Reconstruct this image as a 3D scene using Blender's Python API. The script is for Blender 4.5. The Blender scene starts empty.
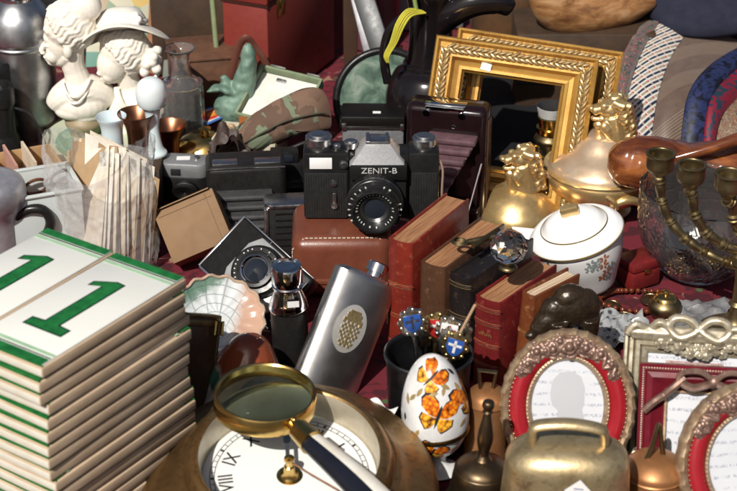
import bpy, bmesh, math, random
from mathutils import Vector, Matrix, Euler, noise
rnd = random.Random(7)
SC = bpy.context.scene
COL = SC.collection
R = math.radians
PI = math.pi
# ------------------------------------------------------------- the camera and pixel helpers (cm on the table plane)
FPX, PITCH, CAMH, CAMY = 1800.0, R(28), 84.5, -159.0
sP, cP = math.sin(PITCH), math.cos(PITCH)
def ray(px, py):
    u = (px - 368.5) / FPX; v = (245.5 - py) / FPX
    return u, cP + v * sP, -sP + v * cP
def P(px, py, z=0.0):               # photo pixel -> point (cm) at height z
    d = ray(px, py); t = (z - CAMH) / d[2]
    return Vector((d[0] * t, CAMY + d[1] * t, z))
def PY(px, py, y):                  # photo pixel -> point (cm) at depth y
    d = ray(px, py); t = (y - CAMY) / d[1]
    return Vector((d[0] * t, y, CAMH + d[2] * t))
def lean(p0, p1, yaw=0.0):          # frame with local z from p0 to p1, local x to the right
    z = (p1 - p0); L = z.length; z = z.normalized()
    f = Vector((math.sin(R(yaw)), math.cos(R(yaw)), 0))
    x = f.cross(z).normalized()
    if x.length < .01: x = Vector((1, 0, 0))
    y = z.cross(x).normalized()
    m = Matrix((x, y, z)).transposed().to_4x4()
    m.translation = p0 * .01
    return m, L
def RX(a): return Matrix.Rotation(R(a), 4, 'X')
def RY(a): return Matrix.Rotation(R(a), 4, 'Y')
def RZ(a): return Matrix.Rotation(R(a), 4, 'Z')
def TR(x, y, z): return Matrix.Translation((x, y, z))
# ------------------------------------------------------------- objects
def thing(name, label, cat, loc=(0, 0, 0), rot=(0, 0, 0), group=None, M=None):
    o = bpy.data.objects.new(name, None); COL.objects.link(o)
    o.empty_display_size = .02
    if M is not None: o.matrix_world = M
    else:
        o.location = Vector(loc) * .01
        o.rotation_euler = tuple(R(a) for a in rot)
    return tag(o, label, cat, group)
def tag(o, label, cat, group=None, kind=None):
    o['label'] = label
    if cat: o['category'] = cat
    if group: o['group'] = group
    if kind: o['kind'] = kind
    return o
def place(o, loc, rot=(0, 0, 0), M=None):
    if M is not None: o.matrix_world = M
    else:
        o.location = Vector(loc) * .01; o.rotation_euler = tuple(R(a) for a in rot)
    return o
def copy_tree(o, parent=None):
    c = o.copy(); COL.objects.link(c); c.parent = parent
    for ch in list(o.children): copy_tree(ch, c)
    return c
class MB:
    def __init__(s): s.bm = bmesh.new(); s.pre = None
    def _add(s, vs, M):
        if M is not None:
            for v in vs: v.co = M @ v.co
        if s.pre is not None:
            for v in vs: v.co = s.pre @ v.co
    def box(s, cx, cy, cz, sx, sy, sz, M=None, bev=0, seg=2):
        t = bmesh.new()
        bmesh.ops.create_cube(t, size=1)
        for v in t.verts: v.co = Vector((v.co.x * sx + cx, v.co.y * sy + cy, v.co.z * sz + cz))
        if bev: bmesh.ops.bevel(t, geom=list(t.edges), offset=bev, segments=seg, profile=.5, affect='EDGES')
        s.join(t, M); return s
    def join(s, t, M=None):
        mp = {}
        nv = []
        for v in t.verts:
            n = s.bm.verts.new(v.co); mp[v] = n; nv.append(n)
        for f in t.faces:
            try: s.bm.faces.new([mp[v] for v in f.verts])
            except ValueError: pass
        t.free(); s._add(nv, M)
    def grid(s, fn, nu, nv, cu=False, cv=False, M=None, cap=False):
        vs = []
        for i in range(nu):
            row = []
            for j in range(nv):
                row.append(s.bm.verts.new(fn(i / (nu if cu else nu - 1), j / (nv if cv else nv - 1))))
            vs.append(row)
        for i in range(nu if cu else nu - 1):
            for j in range(nv if cv else nv - 1):
                q = [vs[i][j], vs[(i + 1) % nu][j], vs[(i + 1) % nu][(j + 1) % nv], vs[i][(j + 1) % nv]]
                try: s.bm.faces.new(q)
                except ValueError: pass
        if cap and cv:
            for row in (vs[0], vs[-1]):
                try: s.bm.faces.new(row)
                except ValueError: pass
        s._add([v for r_ in vs for v in r_], M); return s
    def lathe(s, prof, n=40, M=None, sx=1, sy=1, wob=None):
        def fn(u, v):
            r, z = prof[min(len(prof) - 1, int(round(u * (len(prof) - 1))))]
            a = -v * 2 * PI
            k = 1 + (wob(a, z) if wob else 0)
            return Vector((max(r, .0005) * k * math.cos(a) * sx, max(r, .0005) * k * math.sin(a) * sy, z))
        s.grid(fn, len(prof), n, cv=True, M=M); return s
    def tube(s, pts, r, n=10, M=None, closed=False, flat=1.0, smooth=0):
        pts = [Vector(p) for p in pts]
        if smooth: pts, r = spline(pts, r, smooth, closed)
        N = len(pts)
        rr = r if isinstance(r, (list, tuple)) else [r] * N
        fr = []; up = None
        for i in range(N):
            a = pts[(i - 1) % N] if (closed or i) else pts[0]
            b = pts[(i + 1) % N] if (closed or i < N - 1) else pts[-1]
            t = (b - a).normalized()
            if up is None:
                up = Vector((0, 0, 1)) if abs(t.z) < .9 else Vector((0, 1, 0))
            x = up.cross(t).normalized(); up = t.cross(x).normalized()
            fr.append((x, up.copy()))
        def fn(u, v):
            i = min(N - 1, int(round(u * (N if closed else N - 1))))
            a = v * 2 * PI
            return pts[i] + fr[i][0] * math.cos(a) * rr[i] + fr[i][1] * math.sin(a) * rr[i] * flat
        s.grid(fn, N, n, cu=closed, cv=True, M=M, cap=not closed); return s
    def prism(s, out, y0, y1, M=None, bev=0):   # outline in (x,z), between y0 (front) and y1
        t = bmesh.new()
        a = [t.verts.new((x, y0, z)) for x, z in out]
        b = [t.verts.new((x, y1, z)) for x, z in out]
        t.faces.new(a); t.faces.new(b[::-1]); n = len(out)
        for i in range(n): t.faces.new((a[(i + 1) % n], a[i], b[i], b[(i + 1) % n]))
        bmesh.ops.recalc_face_normals(t, faces=t.faces)
        if bev: bmesh.ops.bevel(t, geom=list(t.edges), offset=bev, segments=2, profile=.5, affect='EDGES')
        s.join(t, M); return s
    def plate(s, out, z0, z1, M=None, bev=0):   # outline in (x,y), between heights
        return s.prism([(x, -y) for x, y in out], z0, z1, (M or Matrix()) @ RX(90), bev)
    def ball(s, c, r, M=None, nu=14, nv=20, disp=0, fs=1.0):
        if not isinstance(r, (tuple, list)): r = (r, r, r)
        def fn(u, v):
            th = PI * (u * .998 + .001); ph = 2 * PI * v
            d = Vector((math.sin(th) * math.cos(ph), math.sin(th) * math.sin(ph), math.cos(th)))
            k = 1 + (disp * noise.noise(d * fs + Vector(c)) if disp else 0)
            return Vector((c[0] + d.x * r[0] * k, c[1] + d.y * r[1] * k, c[2] + d.z * r[2] * k))
        s.grid(fn, nu, nv, cv=True, M=M, cap=True); return s
    def text(s, body, size, M, ext=.01, sx=1.0, bold=0):
        cu = bpy.data.curves.new('lettering', 'FONT'); cu.body = body; cu.size = size; cu.extrude = ext
        cu.align_x = 'CENTER'; cu.align_y = 'CENTER'; cu.resolution_u = 3; cu.offset = bold
        ob = bpy.data.objects.new('lettering', cu); COL.objects.link(ob)
        dg = bpy.context.evaluated_depsgraph_get(); me = bpy.data.meshes.new_from_object(ob.evaluated_get(dg))
        t = bmesh.new(); t.from_mesh(me)
        for v in t.verts: v.co.x *= sx
        bpy.data.objects.remove(ob); bpy.data.curves.remove(cu); bpy.data.meshes.remove(me)
        s.join(t, M); return s
    def build(s, name, mat, parent=None, ang=38, recalc=True, flat=False):
        bm = s.bm
        bmesh.ops.remove_doubles(bm, verts=bm.verts, dist=1e-5)
        if recalc: bmesh.ops.recalc_face_normals(bm, faces=bm.faces)
        bmesh.ops.scale(bm, vec=(.01, .01, .01), verts=bm.verts)
        me = bpy.data.meshes.new(name); bm.to_mesh(me); bm.free()
        if not flat:
            me.polygons.foreach_set('use_smooth', [True] * len(me.polygons))
            me.set_sharp_from_angle(angle=R(ang))
        me.materials.append(mat)
        o = bpy.data.objects.new(name, me); COL.objects.link(o)
        if parent is not None: o.parent = parent
        return o
    def blob(s, name, mat, parent=None, vox=.12, smooth=6, disp=0, dscale=.5):   # fuse everything into one skin
        bmesh.ops.recalc_face_normals(s.bm, faces=s.bm.faces)
        me = bpy.data.meshes.new(name); s.bm.to_mesh(me); s.bm.free()
        o = bpy.data.objects.new(name, me); COL.objects.link(o)
        m = o.modifiers.new('r', 'REMESH'); m.mode = 'VOXEL'; m.voxel_size = vox
        if smooth:
            m = o.modifiers.new('s', 'SMOOTH'); m.factor = .5; m.iterations = smooth
        dg = bpy.context.evaluated_depsgraph_get(); dg.update()
        me2 = bpy.data.meshes.new_from_object(o.evaluated_get(dg)); bpy.data.objects.remove(o)
        if disp:
            for v, nrm in [(v, v.normal.copy()) for v in me2.vertices]:
                v.co += nrm * disp * noise.noise(v.co / dscale)
        for v in me2.vertices: v.co *= .01
        me2.polygons.foreach_set('use_smooth', [True] * len(me2.polygons))
        me2.materials.clear(); me2.materials.append(mat); me2.name = name
        o = bpy.data.objects.new(name, me2); COL.objects.link(o)
        if parent is not None: o.parent = parent
        return o
def spline(pts, r, k, closed=False):
    N = len(pts); out = []; ro = []
    rr = r if isinstance(r, (list, tuple)) else [r] * N
    segs = N if closed else N - 1
    g = lambda i: pts[i % N] if closed else pts[max(0, min(N - 1, i))]
    for i in range(segs):
        p0, p1, p2, p3 = g(i - 1), g(i), g(i + 1), g(i + 2)
        for j in range(k):
            t = j / k
            out.append(.5 * ((2 * p1) + (p2 - p0) * t + (2 * p0 - 5 * p1 + 4 * p2 - p3) * t * t + (3 * p1 - p0 - 3 * p2 + p3) * t ** 3))
            ro.append(rr[i] * (1 - t) + rr[(i + 1) % N] * t)
    if not closed: out.append(pts[-1]); ro.append(rr[-1])
    return out, ro
def smp(prof, k=5):                # smooth a lathe profile
    p, _ = spline([Vector((r, 0, z)) for r, z in prof], 1, k)
    return [(max(0, v.x), v.z) for v in p]
def ellipse(a, b, n=40, cx=0, cz=0): return [(cx + a * math.cos(2 * PI * i / n), cz + b * math.sin(2 * PI * i / n)) for i in range(n)]
def rrect(w, h, r, n=5, cx=0, cz=0):
    o = []
    for qx, qz, a0 in ((1, 1, 0), (-1, 1, 90), (-1, -1, 180), (1, -1, 270)):
        for i in range(n + 1):
            a = R(a0 + 90 * i / n)
            o.append((cx + qx * (w / 2 - r) + r * math.cos(a), cz + qz * (h / 2 - r) + r * math.sin(a)))
    return o
# ------------------------------------------------------------- materials
MATS = {}
class NT:
    def __init__(s, name):
        s.m = bpy.data.materials.new(name); s.m.use_nodes = True
        s.t = s.m.node_tree; s.b = s.t.nodes['Principled BSDF']
        s.co = s.t.nodes.new('ShaderNodeTexCoord').outputs['Object']
    def n(s, typ, **kw):
        x = s.t.nodes.new(typ)
        for k, v in kw.items():
            if k in x.inputs: s.set(x.inputs[k], v)
            else: setattr(x, k, v)
        return x
    def set(s, sock, v):
        if isinstance(v, bpy.types.NodeSocket): s.t.links.new(v, sock)
        elif isinstance(v, (tuple, list)) and len(v) == 3 and sock.type == 'RGBA': sock.default_value = (*v, 1)
        else: sock.default_value = v
    def noise(s, scale, detail=4, rough=.55, dist=0, vec=None):
        x = s.n('ShaderNodeTexNoise', Scale=scale, Detail=detail, Roughness=rough, Distortion=dist)
        s.t.links.new(vec or s.co, x.inputs['Vector']); return x.outputs['Fac']
    def vor(s, scale, feat='F1', out='Distance', vec=None, rnd_=1.0):
        x = s.n('ShaderNodeTexVoronoi', Scale=scale, feature=feat)
        if 'Randomness' in x.inputs: x.inputs['Randomness'].default_value = rnd_
        s.t.links.new(vec or s.co, x.inputs['Vector']); return x.outputs[out]
    def map(s, sc=(1, 1, 1), rot=(0, 0, 0), loc=(0, 0, 0)):
        x = s.n('ShaderNodeMapping'); s.t.links.new(s.co, x.inputs['Vector'])
        x.inputs['Scale'].default_value = sc; x.inputs['Rotation'].default_value = tuple(R(a) for a in rot); x.inputs['Location'].default_value = loc
        return x.outputs['Vector']
    def xyz(s):
        x = s.n('ShaderNodeSeparateXYZ'); s.t.links.new(s.co, x.inputs[0]); return x.outputs
    def math(s, op, a, b=0.0, c=0.0):
        x = s.n('ShaderNodeMath', operation=op)
        for i, v in enumerate((a, b, c)): s.set(x.inputs[i], v)
        return x.outputs[0]
    def ramp(s, fac, stops, const=False):
        x = s.n('ShaderNodeValToRGB'); s.t.links.new(fac, x.inputs[0]); cr = x.color_ramp
        if const: cr.interpolation = 'CONSTANT'
        while len(cr.elements) < len(stops): cr.elements.new(.5)
        for e, (p, c) in zip(cr.elements, stops):
            e.position = p; e.color = (*c, 1) if isinstance(c, (tuple, list)) else (c, c, c, 1)
        return x.outputs[0]
    def mix(s, fac, a, b, mode='MIX'):
        x = s.n('ShaderNodeMix', data_type='RGBA', blend_type=mode)
        s.set(x.inputs[0], fac); s.set(x.inputs[6], a); s.set(x.inputs[7], b); return x.outputs[2]
    def bump(s, h, strength=.3, dist=.001):
        x = s.n('ShaderNodeBump', Strength=strength, Distance=dist); s.t.links.new(h, x.inputs['Height'])
        s.t.links.new(x.outputs[0], s.b.inputs['Normal'])
    def groove(s, c, dark, lo=.40, hi=.52):     # mixes the dark colour in where the surface is concave
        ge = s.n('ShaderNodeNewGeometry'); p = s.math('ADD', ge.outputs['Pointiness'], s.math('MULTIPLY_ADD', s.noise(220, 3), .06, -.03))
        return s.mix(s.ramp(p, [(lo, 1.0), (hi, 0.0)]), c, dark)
    def out(s, col=None, rough=None, metal=None, **kw):
        if col is not None: s.set(s.b.inputs['Base Color'], col)
        if rough is not None: s.set(s.b.inputs['Roughness'], rough)
        if metal is not None: s.set(s.b.inputs['Metallic'], metal)
        for k, v in kw.items(): s.set(s.b.inputs[k.replace('_', ' ')], v)
        return s.m
def M(name, col, rough=.5, metal=0, col2=None, sc=60, var=.5, bump=0, bsc=None, rv=.15, detail=5, hollow_col=None, **kw):
    if name in MATS: return MATS[name]
    t = NT(name)
    c2 = col2 or tuple(c * .72 for c in col)
    f = t.noise(sc, detail, .6)
    c = t.mix(t.ramp(f, [(.5 - var * .4, 0.0), (.5 + var * .4, 1.0)]), col, c2)
    if hollow_col: c = t.groove(c, hollow_col)
    g = t.noise(sc * 3.1, 3)
    rg = t.math('MULTIPLY_ADD', g, rv * 2, rough - rv)
    if bump: t.bump(t.noise(bsc or sc * 5, 4), bump, .0012)
    if max(col) < .05 and metal == 0 and rough > .25: kw.setdefault('Specular_IOR_Level', .3)
    m = t.out(c, rg, metal, **kw); MATS[name] = m
    return m
def glass(name, col=(1, 1, 1), rough=.02, ior=1.45):
    if name in MATS: return MATS[name]
    t = NT(name); m = t.out(col, t.math('MULTIPLY_ADD', t.noise(80), .05, rough), 0, Transmission_Weight=1.0, IOR=ior)
    MATS[name] = m; return m
# ============================================================= setting
t = NT('asphalt'); m_asph = t.out(t.ramp(t.noise(90, 6), [(.3, (.03, .03, .03)), (.7, (.07, .068, .065))]), .9)
MB().box(0, 100, -77, 1600, 1600, 2).build('ground', m_asph)['kind'] = 'structure'
t = NT('red_cloth')
v = t.vor(26, 'SMOOTH_F1'); w = t.noise(38, 3, .5, 1.5)
c = t.mix(t.ramp(w, [(.50, 0.0), (.56, 1.0)]), (.13, .008, .018), (.055, .004, .010))
c = t.mix(t.ramp(t.vor(34), [(.10, 1.0), (.16, 0.0)]), c, (.05, .11, .035))
c = t.mix(t.ramp(t.noise(22, 2, .5, 2), [(.66, 0.0), (.70, 1.0)]), c, (.30, .16, .11))
t.bump(t.noise(900, 2), .4, .0006); m_cloth = t.out(c, .92)
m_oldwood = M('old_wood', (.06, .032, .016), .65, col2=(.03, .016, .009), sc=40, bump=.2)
m_table = M('table_wood', (.25, .16, .09), .6, sc=30)
tb = thing('market_table', 'long wooden trestle table under the red patterned cloth', 'table', (0, 45, -75))
MB().box(0, 0, 72.2, 262, 208, 4).build('tabletop', m_table, tb)
for x in (-115, 115):
    for y in (-90, 90): MB().box(x, y, 34.9, 6, 6, 69.9).build('leg', m_table, tb)
def cl(u, v):
    x = -136 + 272 * u; y = -62 + 214 * v
    z = -.25 + .22 * noise.noise(Vector((x * .09, y * .09, 0)))
    e = max(abs(x) - 131, 0, -59 - y, y - 149)
    if e > 0: z -= 22
    return Vector((x, y, z - .05))
tag(MB().grid(cl, 110, 90).build('tablecloth', m_cloth), 'red patterned cloth spread over the table below everything', 'tablecloth')
# ============================================================= house number tiles
t = NT('tile_body')
g = t.noise(30, 5); m_tb = t.out(t.mix(t.ramp(t.noise(55, 3, vec=t.map((.5, .5, 3))), [(.5, 0.0), (.8, .7)]), t.ramp(g, [(.3, (.60, .46, .32)), (.7, (.47, .34, .225))]), (.27, .18, .11)), .85)
m_glaze = M('white_glaze', (.80, .80, .76), .16, sc=25, col2=(.74, .75, .70), var=.8)
t = NT('green_glaze'); m_gg = t.out(t.ramp(t.noise(120, 4), [(.3, (.008, .10, .022)), (.7, (.02, .19, .045))]), .15)
m_gd = M('dark_green_glaze', (.004, .035, .012), .2)
m_gl = M('pale_green_glaze', (.40, .62, .40), .2)
TL, TW = 15.4, 7.0
def make_tile(one):
    o = thing('number_tile', '', 'tile')
    MB().box(0, 0, .40, TW, TL, .80, bev=.07).build('tile_body', m_tb, o)
    MB().box(0, 0, .885, TW - (.26 if one else .8), TL - .2, .17, bev=.03).build('glaze', m_glaze, o)
    for s in (-1, 1):
        MB().box(0, s * (TL / 2 - .5), .985, TW - .3, .8, .04).build('green_band', m_gg, o)
        MB().box(0, s * (TL / 2 - .09), .90, TW - .1, .03, .16).build('band_edge', m_gg, o)
        MB().box(0, s * (TL / 2 - 1.06), .98, TW - .3, .12, .03).build('thin_line', m_gd, o)
        MB().box(0, s * (TL / 2 - 1.45), .977, TW - .3, .34, .014).build('pale_line', m_gl, o)
    MB().box(0, -TL / 2 - .005, .36, TW - .16, .04, .56, bev=.015).build('glazed_end', M('cream_glazed_edge', (.74, .72, .64), .35, sc=60, col2=(.58, .54, .44)), o)
    if one:
        def one_out(k, w):
            return [(-1.75 - k, -4.0 - k), (1.75 + k, -4.0 - k), (1.75 + k, -3.15 + k), (.62 + w, -3.05 + k), (.58 + w, 4.0 + k), (-.15, 4.1 + k), (-1.65 - k, 3.3 + k * .4), (-1.65 - k, 2.75 - k), (-.62 - w, 3.05), (-.62 - w, -3.05 + k), (-1.75 - k, -3.15 + k)]
        d = MB().plate(one_out(.12, .12), .975, .990).build('numeral_outline', m_gd, o, flat=True)
        MB().plate(one_out(-.03, -.02), .985, 1.0).build('numeral', m_gg, o, flat=True)
    return o
t1, t0 = make_tile(True), make_tile(False)
ords = ['top', 'second', 'third', 'fourth', 'fifth', 'sixth', 'seventh', 'eighth', 'ninth', 'tenth', 'eleventh', 'twelfth', 'thirteenth', 'fourteenth', 'fifteenth', 'sixteenth', 'seventeenth', 'eighteenth']
ang = R(-34.6); ux = Vector((math.cos(ang), math.sin(ang), 0)); c0 = Vector((-20.9, -45.6, 0))
first = {True: t1, False: t0}; used = set()
for st, (off, nm) in enumerate(((0, 'near right-hand'), (-7.16, 'far left-hand'))):
    for k in range(18):
        top = k == 0
        src = first[top]
        o = src if top not in used else copy_tree(src); used.add(top)
        p = c0 + ux * (off + (0 if top else rnd.uniform(-.16, .16)))
        yv = Vector((-math.sin(ang), math.cos(ang), 0))
        p = p + yv * (0 if top else rnd.uniform(-.35, .35))
        o.location = (p.x * .01, p.y * .01, (17 - k) * 1.07 * .01 + .0006)
        o.rotation_euler = (R(rnd.uniform(-.25, .25)), R(rnd.uniform(-.3, .3)), ang + R(0 if top else rnd.uniform(-.9, .9)))
        o['label'] = ('white tile with a large green number 1, on top of the %s stack' % nm) if top else '%s tile from the top in the %s stack of green edged tiles' % (ords[k], nm)
        o['group'] = 'house number tiles in two stacks'
# ============================================================= brass clock
t = NT('aged_brass'); f = t.noise(28, 6, .6); g = t.noise(220, 3)
c = t.mix(t.ramp(f, [(.35, 0.0), (.7, 1.0)]), (.42, .26, .11), (.20, .115, .05)); c = t.mix(t.ramp(g, [(.55, 0.0), (.75, .6)]), c, (.10, .055, .03))
t.bump(g, .15, .0008); m_ab = t.out(c, t.math('MULTIPLY_ADD', f, .35, .18), .9)
m_brass = M('polished_brass', (.72, .50, .18), .2, 1.0, col2=(.55, .36, .12), sc=50, rv=.1)
m_dull = M('dull_brass', (.30, .235, .125), .42, 1.0, col2=(.15, .11, .06), sc=70, rv=.12, bump=.12)
m_cream = M('cream_metal', (.62, .56, .44), .35, .5, col2=(.45, .38, .26), sc=50)
m_dial = M('white_dial', (.82, .82, .80), .35, sc=30, col2=(.78, .78, .76))
m_black = M('black_print', (.02, .02, .022), .5)
m_iron = M('dark_iron', (.016, .015, .014), .4, .5)
ck = thing('clock', 'round brass clock with white roman numeral dial, lying face up by the tiles', 'clock', P(290, 497, 2.3), (11, 0, 4))
MB().lathe(smp([(10.6, 0), (11.3, .1), (11.5, .7), (11.2, 1.5), (10.4, 2.0), (9.2, 2.5), (8.5, 3.2), (8.0, 3.4), (7.9, 4.0), (7.6, 4.7), (7.1, 4.95), (6.85, 4.8)], 4), 96).build('bezel', m_ab, ck)
MB().lathe([(6.86, 4.8), (6.8, 4.6), (6.74, 2.4), (6.5, 2.3)], 72).build('inner_ring', m_cream, ck)
MB().lathe([(0, 2.36), (6.72, 2.36)], 72).build('dial', m_dial, ck)
b = MB()
for r_ in (6.05, 5.7): b.lathe([(r_, 2.375), (r_ + .055, 2.375), (r_ + .055, 2.38), (r_, 2.38)], 96)
for k in range(60):
    b.box(0, 5.87, 2.378, .06 if k % 5 else .2, .3, .006, M=RZ(k * 6))
b.build('minute_track', m_black, ck, flat=True)
b = MB()
for k, s_ in enumerate(['XII', 'I', 'II', 'III', 'IIII', 'V', 'VI', 'VII', 'VIII', 'IX', 'X', 'XI']):
    b.text(s_, 1.6, RZ(-30 * k - 24) @ TR(0, 4.8, 2.378), .004, .85, .014)
b.build('numerals', m_black, ck, flat=True)
b = MB(); b.lathe([(0, 2.37), (1.0, 2.37), (1.0, 2.42), (.86, 2.42), (.84, 2.4), (.7, 2.4), (.45, 2.7), (.4, 3.4), (.28, 3.5), (.28, 4.0), (.42, 4.1), (.38, 4.3), (0, 4.4)], 28).build('hand_post', m_brass, ck)
b = MB(); b.box(-.1, .95, 4.05, .32, 2.0, .05); b.box(-.1, 2.3, 4.05, .55, .9, .05, bev=.02); b.build('hour_hand', M('grey_steel', (.35, .35, .36), .35, .9), ck, flat=True)
MB().tube([(.1, 0, 3.9), (1.2, -1.0, 3.8), (3.6, -2.9, 3.6)], .08, 8).build('minute_hand', M('copper_wire', (.45, .25, .16), .4, .8), ck)
b = MB(); b.box(9.4, 1.0, 2.6, 1.5, 1.0, .5, M=RZ(-25), bev=.1); b.build('hinge', m_ab, ck)
# ============================================================= magnifying glass
mg = thing('magnifying_glass', 'magnifying glass with brass rim and black and white horn handle on the clock', 'magnifying glass', P(265, 399, 9.2), (3, 2, 0))
MB().lathe([(3.68, -.75), (3.9, -.75), (3.95, -.6), (3.95, .55), (3.85, .72), (3.72, .72), (3.62, .6), (3.62, -.6)], 72).build('rim', m_brass, mg)
MB().lathe([(0, -.30), (1.2, -.28), (2.4, -.2), (3.62, -.05), (3.62, .1), (2.4, .34), (1.2, .46), (0, .5)], 64).build('lens', glass('lens_glass', (.78, 1.0, .93), 0, 1.22), mg)
hd = math.atan2(-4.6, 3.4)
d = Vector((math.cos(hd), math.sin(hd), -.10)).normalized()
def hp(s): return Vector((0, 0, 0)) + Vector((d.x, d.y, 0)) * s + Vector((0, 0, d.z * (s - 4) + .22 * math.sin((s - 4) * .18)))
MB().tube([hp(3.85), hp(4.5), hp(4.6), hp(6.2), hp(6.4)], [.55, .62, .85, .98, 1.02], 20).build('ferrule', m_brass, mg)
MB().ball(hp(4.0) + Vector((0, 0, .45)), .28).build('screw', m_brass, mg)
sd = Vector((-d.y, d.x, 0)).normalized()
for nm, a0, mat in (('white_scale', -80, M('white_horn', (.80, .79, .74), .25, sc=40, col2=(.66, .60, .48))), ('black_scale', 100, M('black_horn', (.012, .014, .022), .14, sc=50))):
    def fn(u, v, a0=a0):
        s = 6.3 + 11.5 * u; w = .95 + .42 * math.sin(PI * min(1, u * .62)) ; w *= 1 if u < .95 else .8
        a = R(a0) + PI * v
        q = hp(s); q = q + sd * (math.sin(u * 2.4) * .35)
        return q + sd * (math.cos(a) * w) + Vector((0, 0, math.sin(a) * w * .72))
    MB().grid(fn, 24, 18).build(nm, mat, mg)
# ============================================================= steel hip flask
m_steel = M('brushed_steel', (.60, .585, .56), .33, 1.0, col2=(.50, .485, .46), sc=25, rv=.08)
m_chrome = M('chrome', (.75, .75, .76), .09, 1.0, col2=(.6, .6, .6), sc=60, rv=.05)
p0 = P(322, 397, .2); p1 = PY(367, 281, p0.y + 5.5)
mm, L = lean(p0, p1, -14)
hf = thing('hip_flask', 'brushed steel hip flask with an oval badge leaning beside the mug', 'flask', M=mm)
def hfb(u, v):
    a = v * 2 * PI; w = 3.05; dd = .95
    ca, sa = math.cos(a), math.sin(a)
    x = w * math.copysign(abs(ca) ** .5, ca); y = dd * math.copysign(abs(sa) ** .55, sa)
    z = u * 11.3; k = 1
    e = min(z, 11.3 - z)
    if e < .35: k = 1 - .16 * (1 - e / .35) ** 2
    return Vector((x * k, y * k + .45 * (x / w) ** 2, z))
MB().grid(hfb, 34, 56, cv=True, cap=True).build('body', m_steel, hf)
MB().lathe([(.0, 11.2), (.75, 11.2), (.75, 11.7), (.98, 11.72), (.98, 12.5), (.9, 12.6), (.55, 12.65), (0, 12.65)], 28, M=TR(.55, .1, 0)).build('cap', m_chrome, hf)
b = MB(); b.box(1.6, .1, 12.4, 1.5, .5, .16, bev=.05); b.tube([(2.3, -.3, 11.6), (2.3, .5, 11.6)], .22, 10); b.box(2.3, .1, 12.0, .2, .4, .9, bev=.05); b.build('cap_hinge', m_chrome, hf)
bd = MB().grid(lambda u, v: Vector((1.5 * u * math.cos(2 * PI * v) - .35, -1.01 + .06 * u * u, 6.3 + 2.15 * u * math.sin(2 * PI * v))), 8, 48, cv=True).build('badge', M('badge_steel', (.85, .83, .78), .38, .7, sc=20), hf)
b = MB()
for i in range(13):
    for j in range(9):
        x = (j - 4) * .2; z = (i - 6) * .25
        if (x / .95) ** 2 + (z / 1.7) ** 2 < 1 and ((i + j) % 2 == 0 or z > .6): b.box(0, 0, 0, .19, .07 + .04 * rnd.random(), .24, M=TR(x - .35, -1.03, 6.3 + z) @ RY(25 * math.sin(i + j)))
b.tube([(-.35, -1.04, 4.9), (-.35, -1.04, 7.7)], .06, 6)
b.build('emblem', M('gilt', (.40, .31, .15), .42, .7), bd)
# ============================================================= black leather flask
m_bleather = M('black_leather', (.009, .0085, .0085), .4, sc=120, col2=(.016, .015, .014), bump=.25, bsc=900)
lf = thing('leather_flask', 'slim black leather flask with shiny steel neck, standing beside the hip flask', 'flask', P(292, 372, 0), (3, -1.5, 6))
MB().lathe([(0, 0), (1.45, 0), (1.58, .3), (1.6, 1), (1.6, 6.6), (1.56, 6.8), (0, 6.8)], 36, sy=.8).build('body', m_bleather, lf)
MB().lathe(smp([(1.66, 6.7), (1.72, 6.9), (1.68, 7.1), (1.6, 7.5), (1.35, 8.2), (1.15, 8.7), (1.1, 9.0)], 4), 36, sy=.82).build('shoulder', m_chrome, lf)
MB().lathe([(1.1, 8.9), (1.32, 9.0), (1.36, 9.2), (1.25, 9.3), (1.25, 9.5), (1.36, 9.6), (1.36, 10.9), (1.25, 11.1), (.9, 11.2), (.85, 11.05), (0, 11.05)], 36).build('cap', m_chrome, lf)
m_tag = M('white_paper', (.80, .80, .79), .7, sc=60, col2=(.74, .74, .74))
MB().box(.35, -1.27, 8.0, 1.0, .03, .6, M=TR(0, -.15, 0) , bev=0).build('price_sticker', m_tag, lf)
# ============================================================= mug of souvenir spoons
m_pewter = M('dark_pewter', (.10, .10, .105), .34, .9, col2=(.05, .05, .055), sc=40)
mp = P(427, 442, 0)
mug = thing('metal_mug', 'dark grey metal mug holding the enamelled spoons', 'mug', mp, (0, 0, 0))
MB().lathe([(0, 0), (3.0, 0), (3.1, .2), (3.45, 8.3), (3.62, 8.5), (3.62, 8.75), (3.5, 8.85), (3.35, 8.7), (3.3, 8.3), (2.9, .5), (0, .4)], 56).build('body', m_pewter, mug)
m_sil = M('tarnished_silver', (.72, .70, .66), .25, 1.0, col2=(.40, .36, .30), sc=200, rv=.1)
m_ch = {n: M(n + '_enamel', c, .15) for n, c in (('blue', (.03, .10, .38)), ('red', (.45, .025, .02)), ('white', (.8, .8, .8)), ('navy', (.015, .02, .06)), ('yellow', (.7, .45, .05)), ('green', (.03, .22, .07)))}
m_gilt = M('worn_gilt', (.62, .48, .20), .3, 1.0, col2=(.40, .30, .15), sc=150)
sp = [(412, 322, -1.2, 'blue', 'navy', m_sil, 'silver spoon with a blue and navy shield crest, leftmost in the mug'),
      (437, 327, .5, 'red', 'white', m_gilt, 'gilt spoon with a red enamelled crest in the mug'),
      (449, 331, -.2, 'white', 'red', m_sil, 'silver spoon with a white crest standing in the mug'),
      (455, 346, -1.3, 'blue', 'white', m_gilt, 'gilt spoon with a blue crossed crest, rightmost in the mug')]
sp += [(424, 334, .9, None, None, m_sil, 'plain silver spoon with a leafy handle end, behind the shield crested spoons'), (446, 341, -.9, None, None, m_sil, 'plain silver spoon handle in the middle of the mug, leaning right'), (463, 338, .3, None, None, m_sil, 'plain silver spoon at the back right of the mug')]
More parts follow.
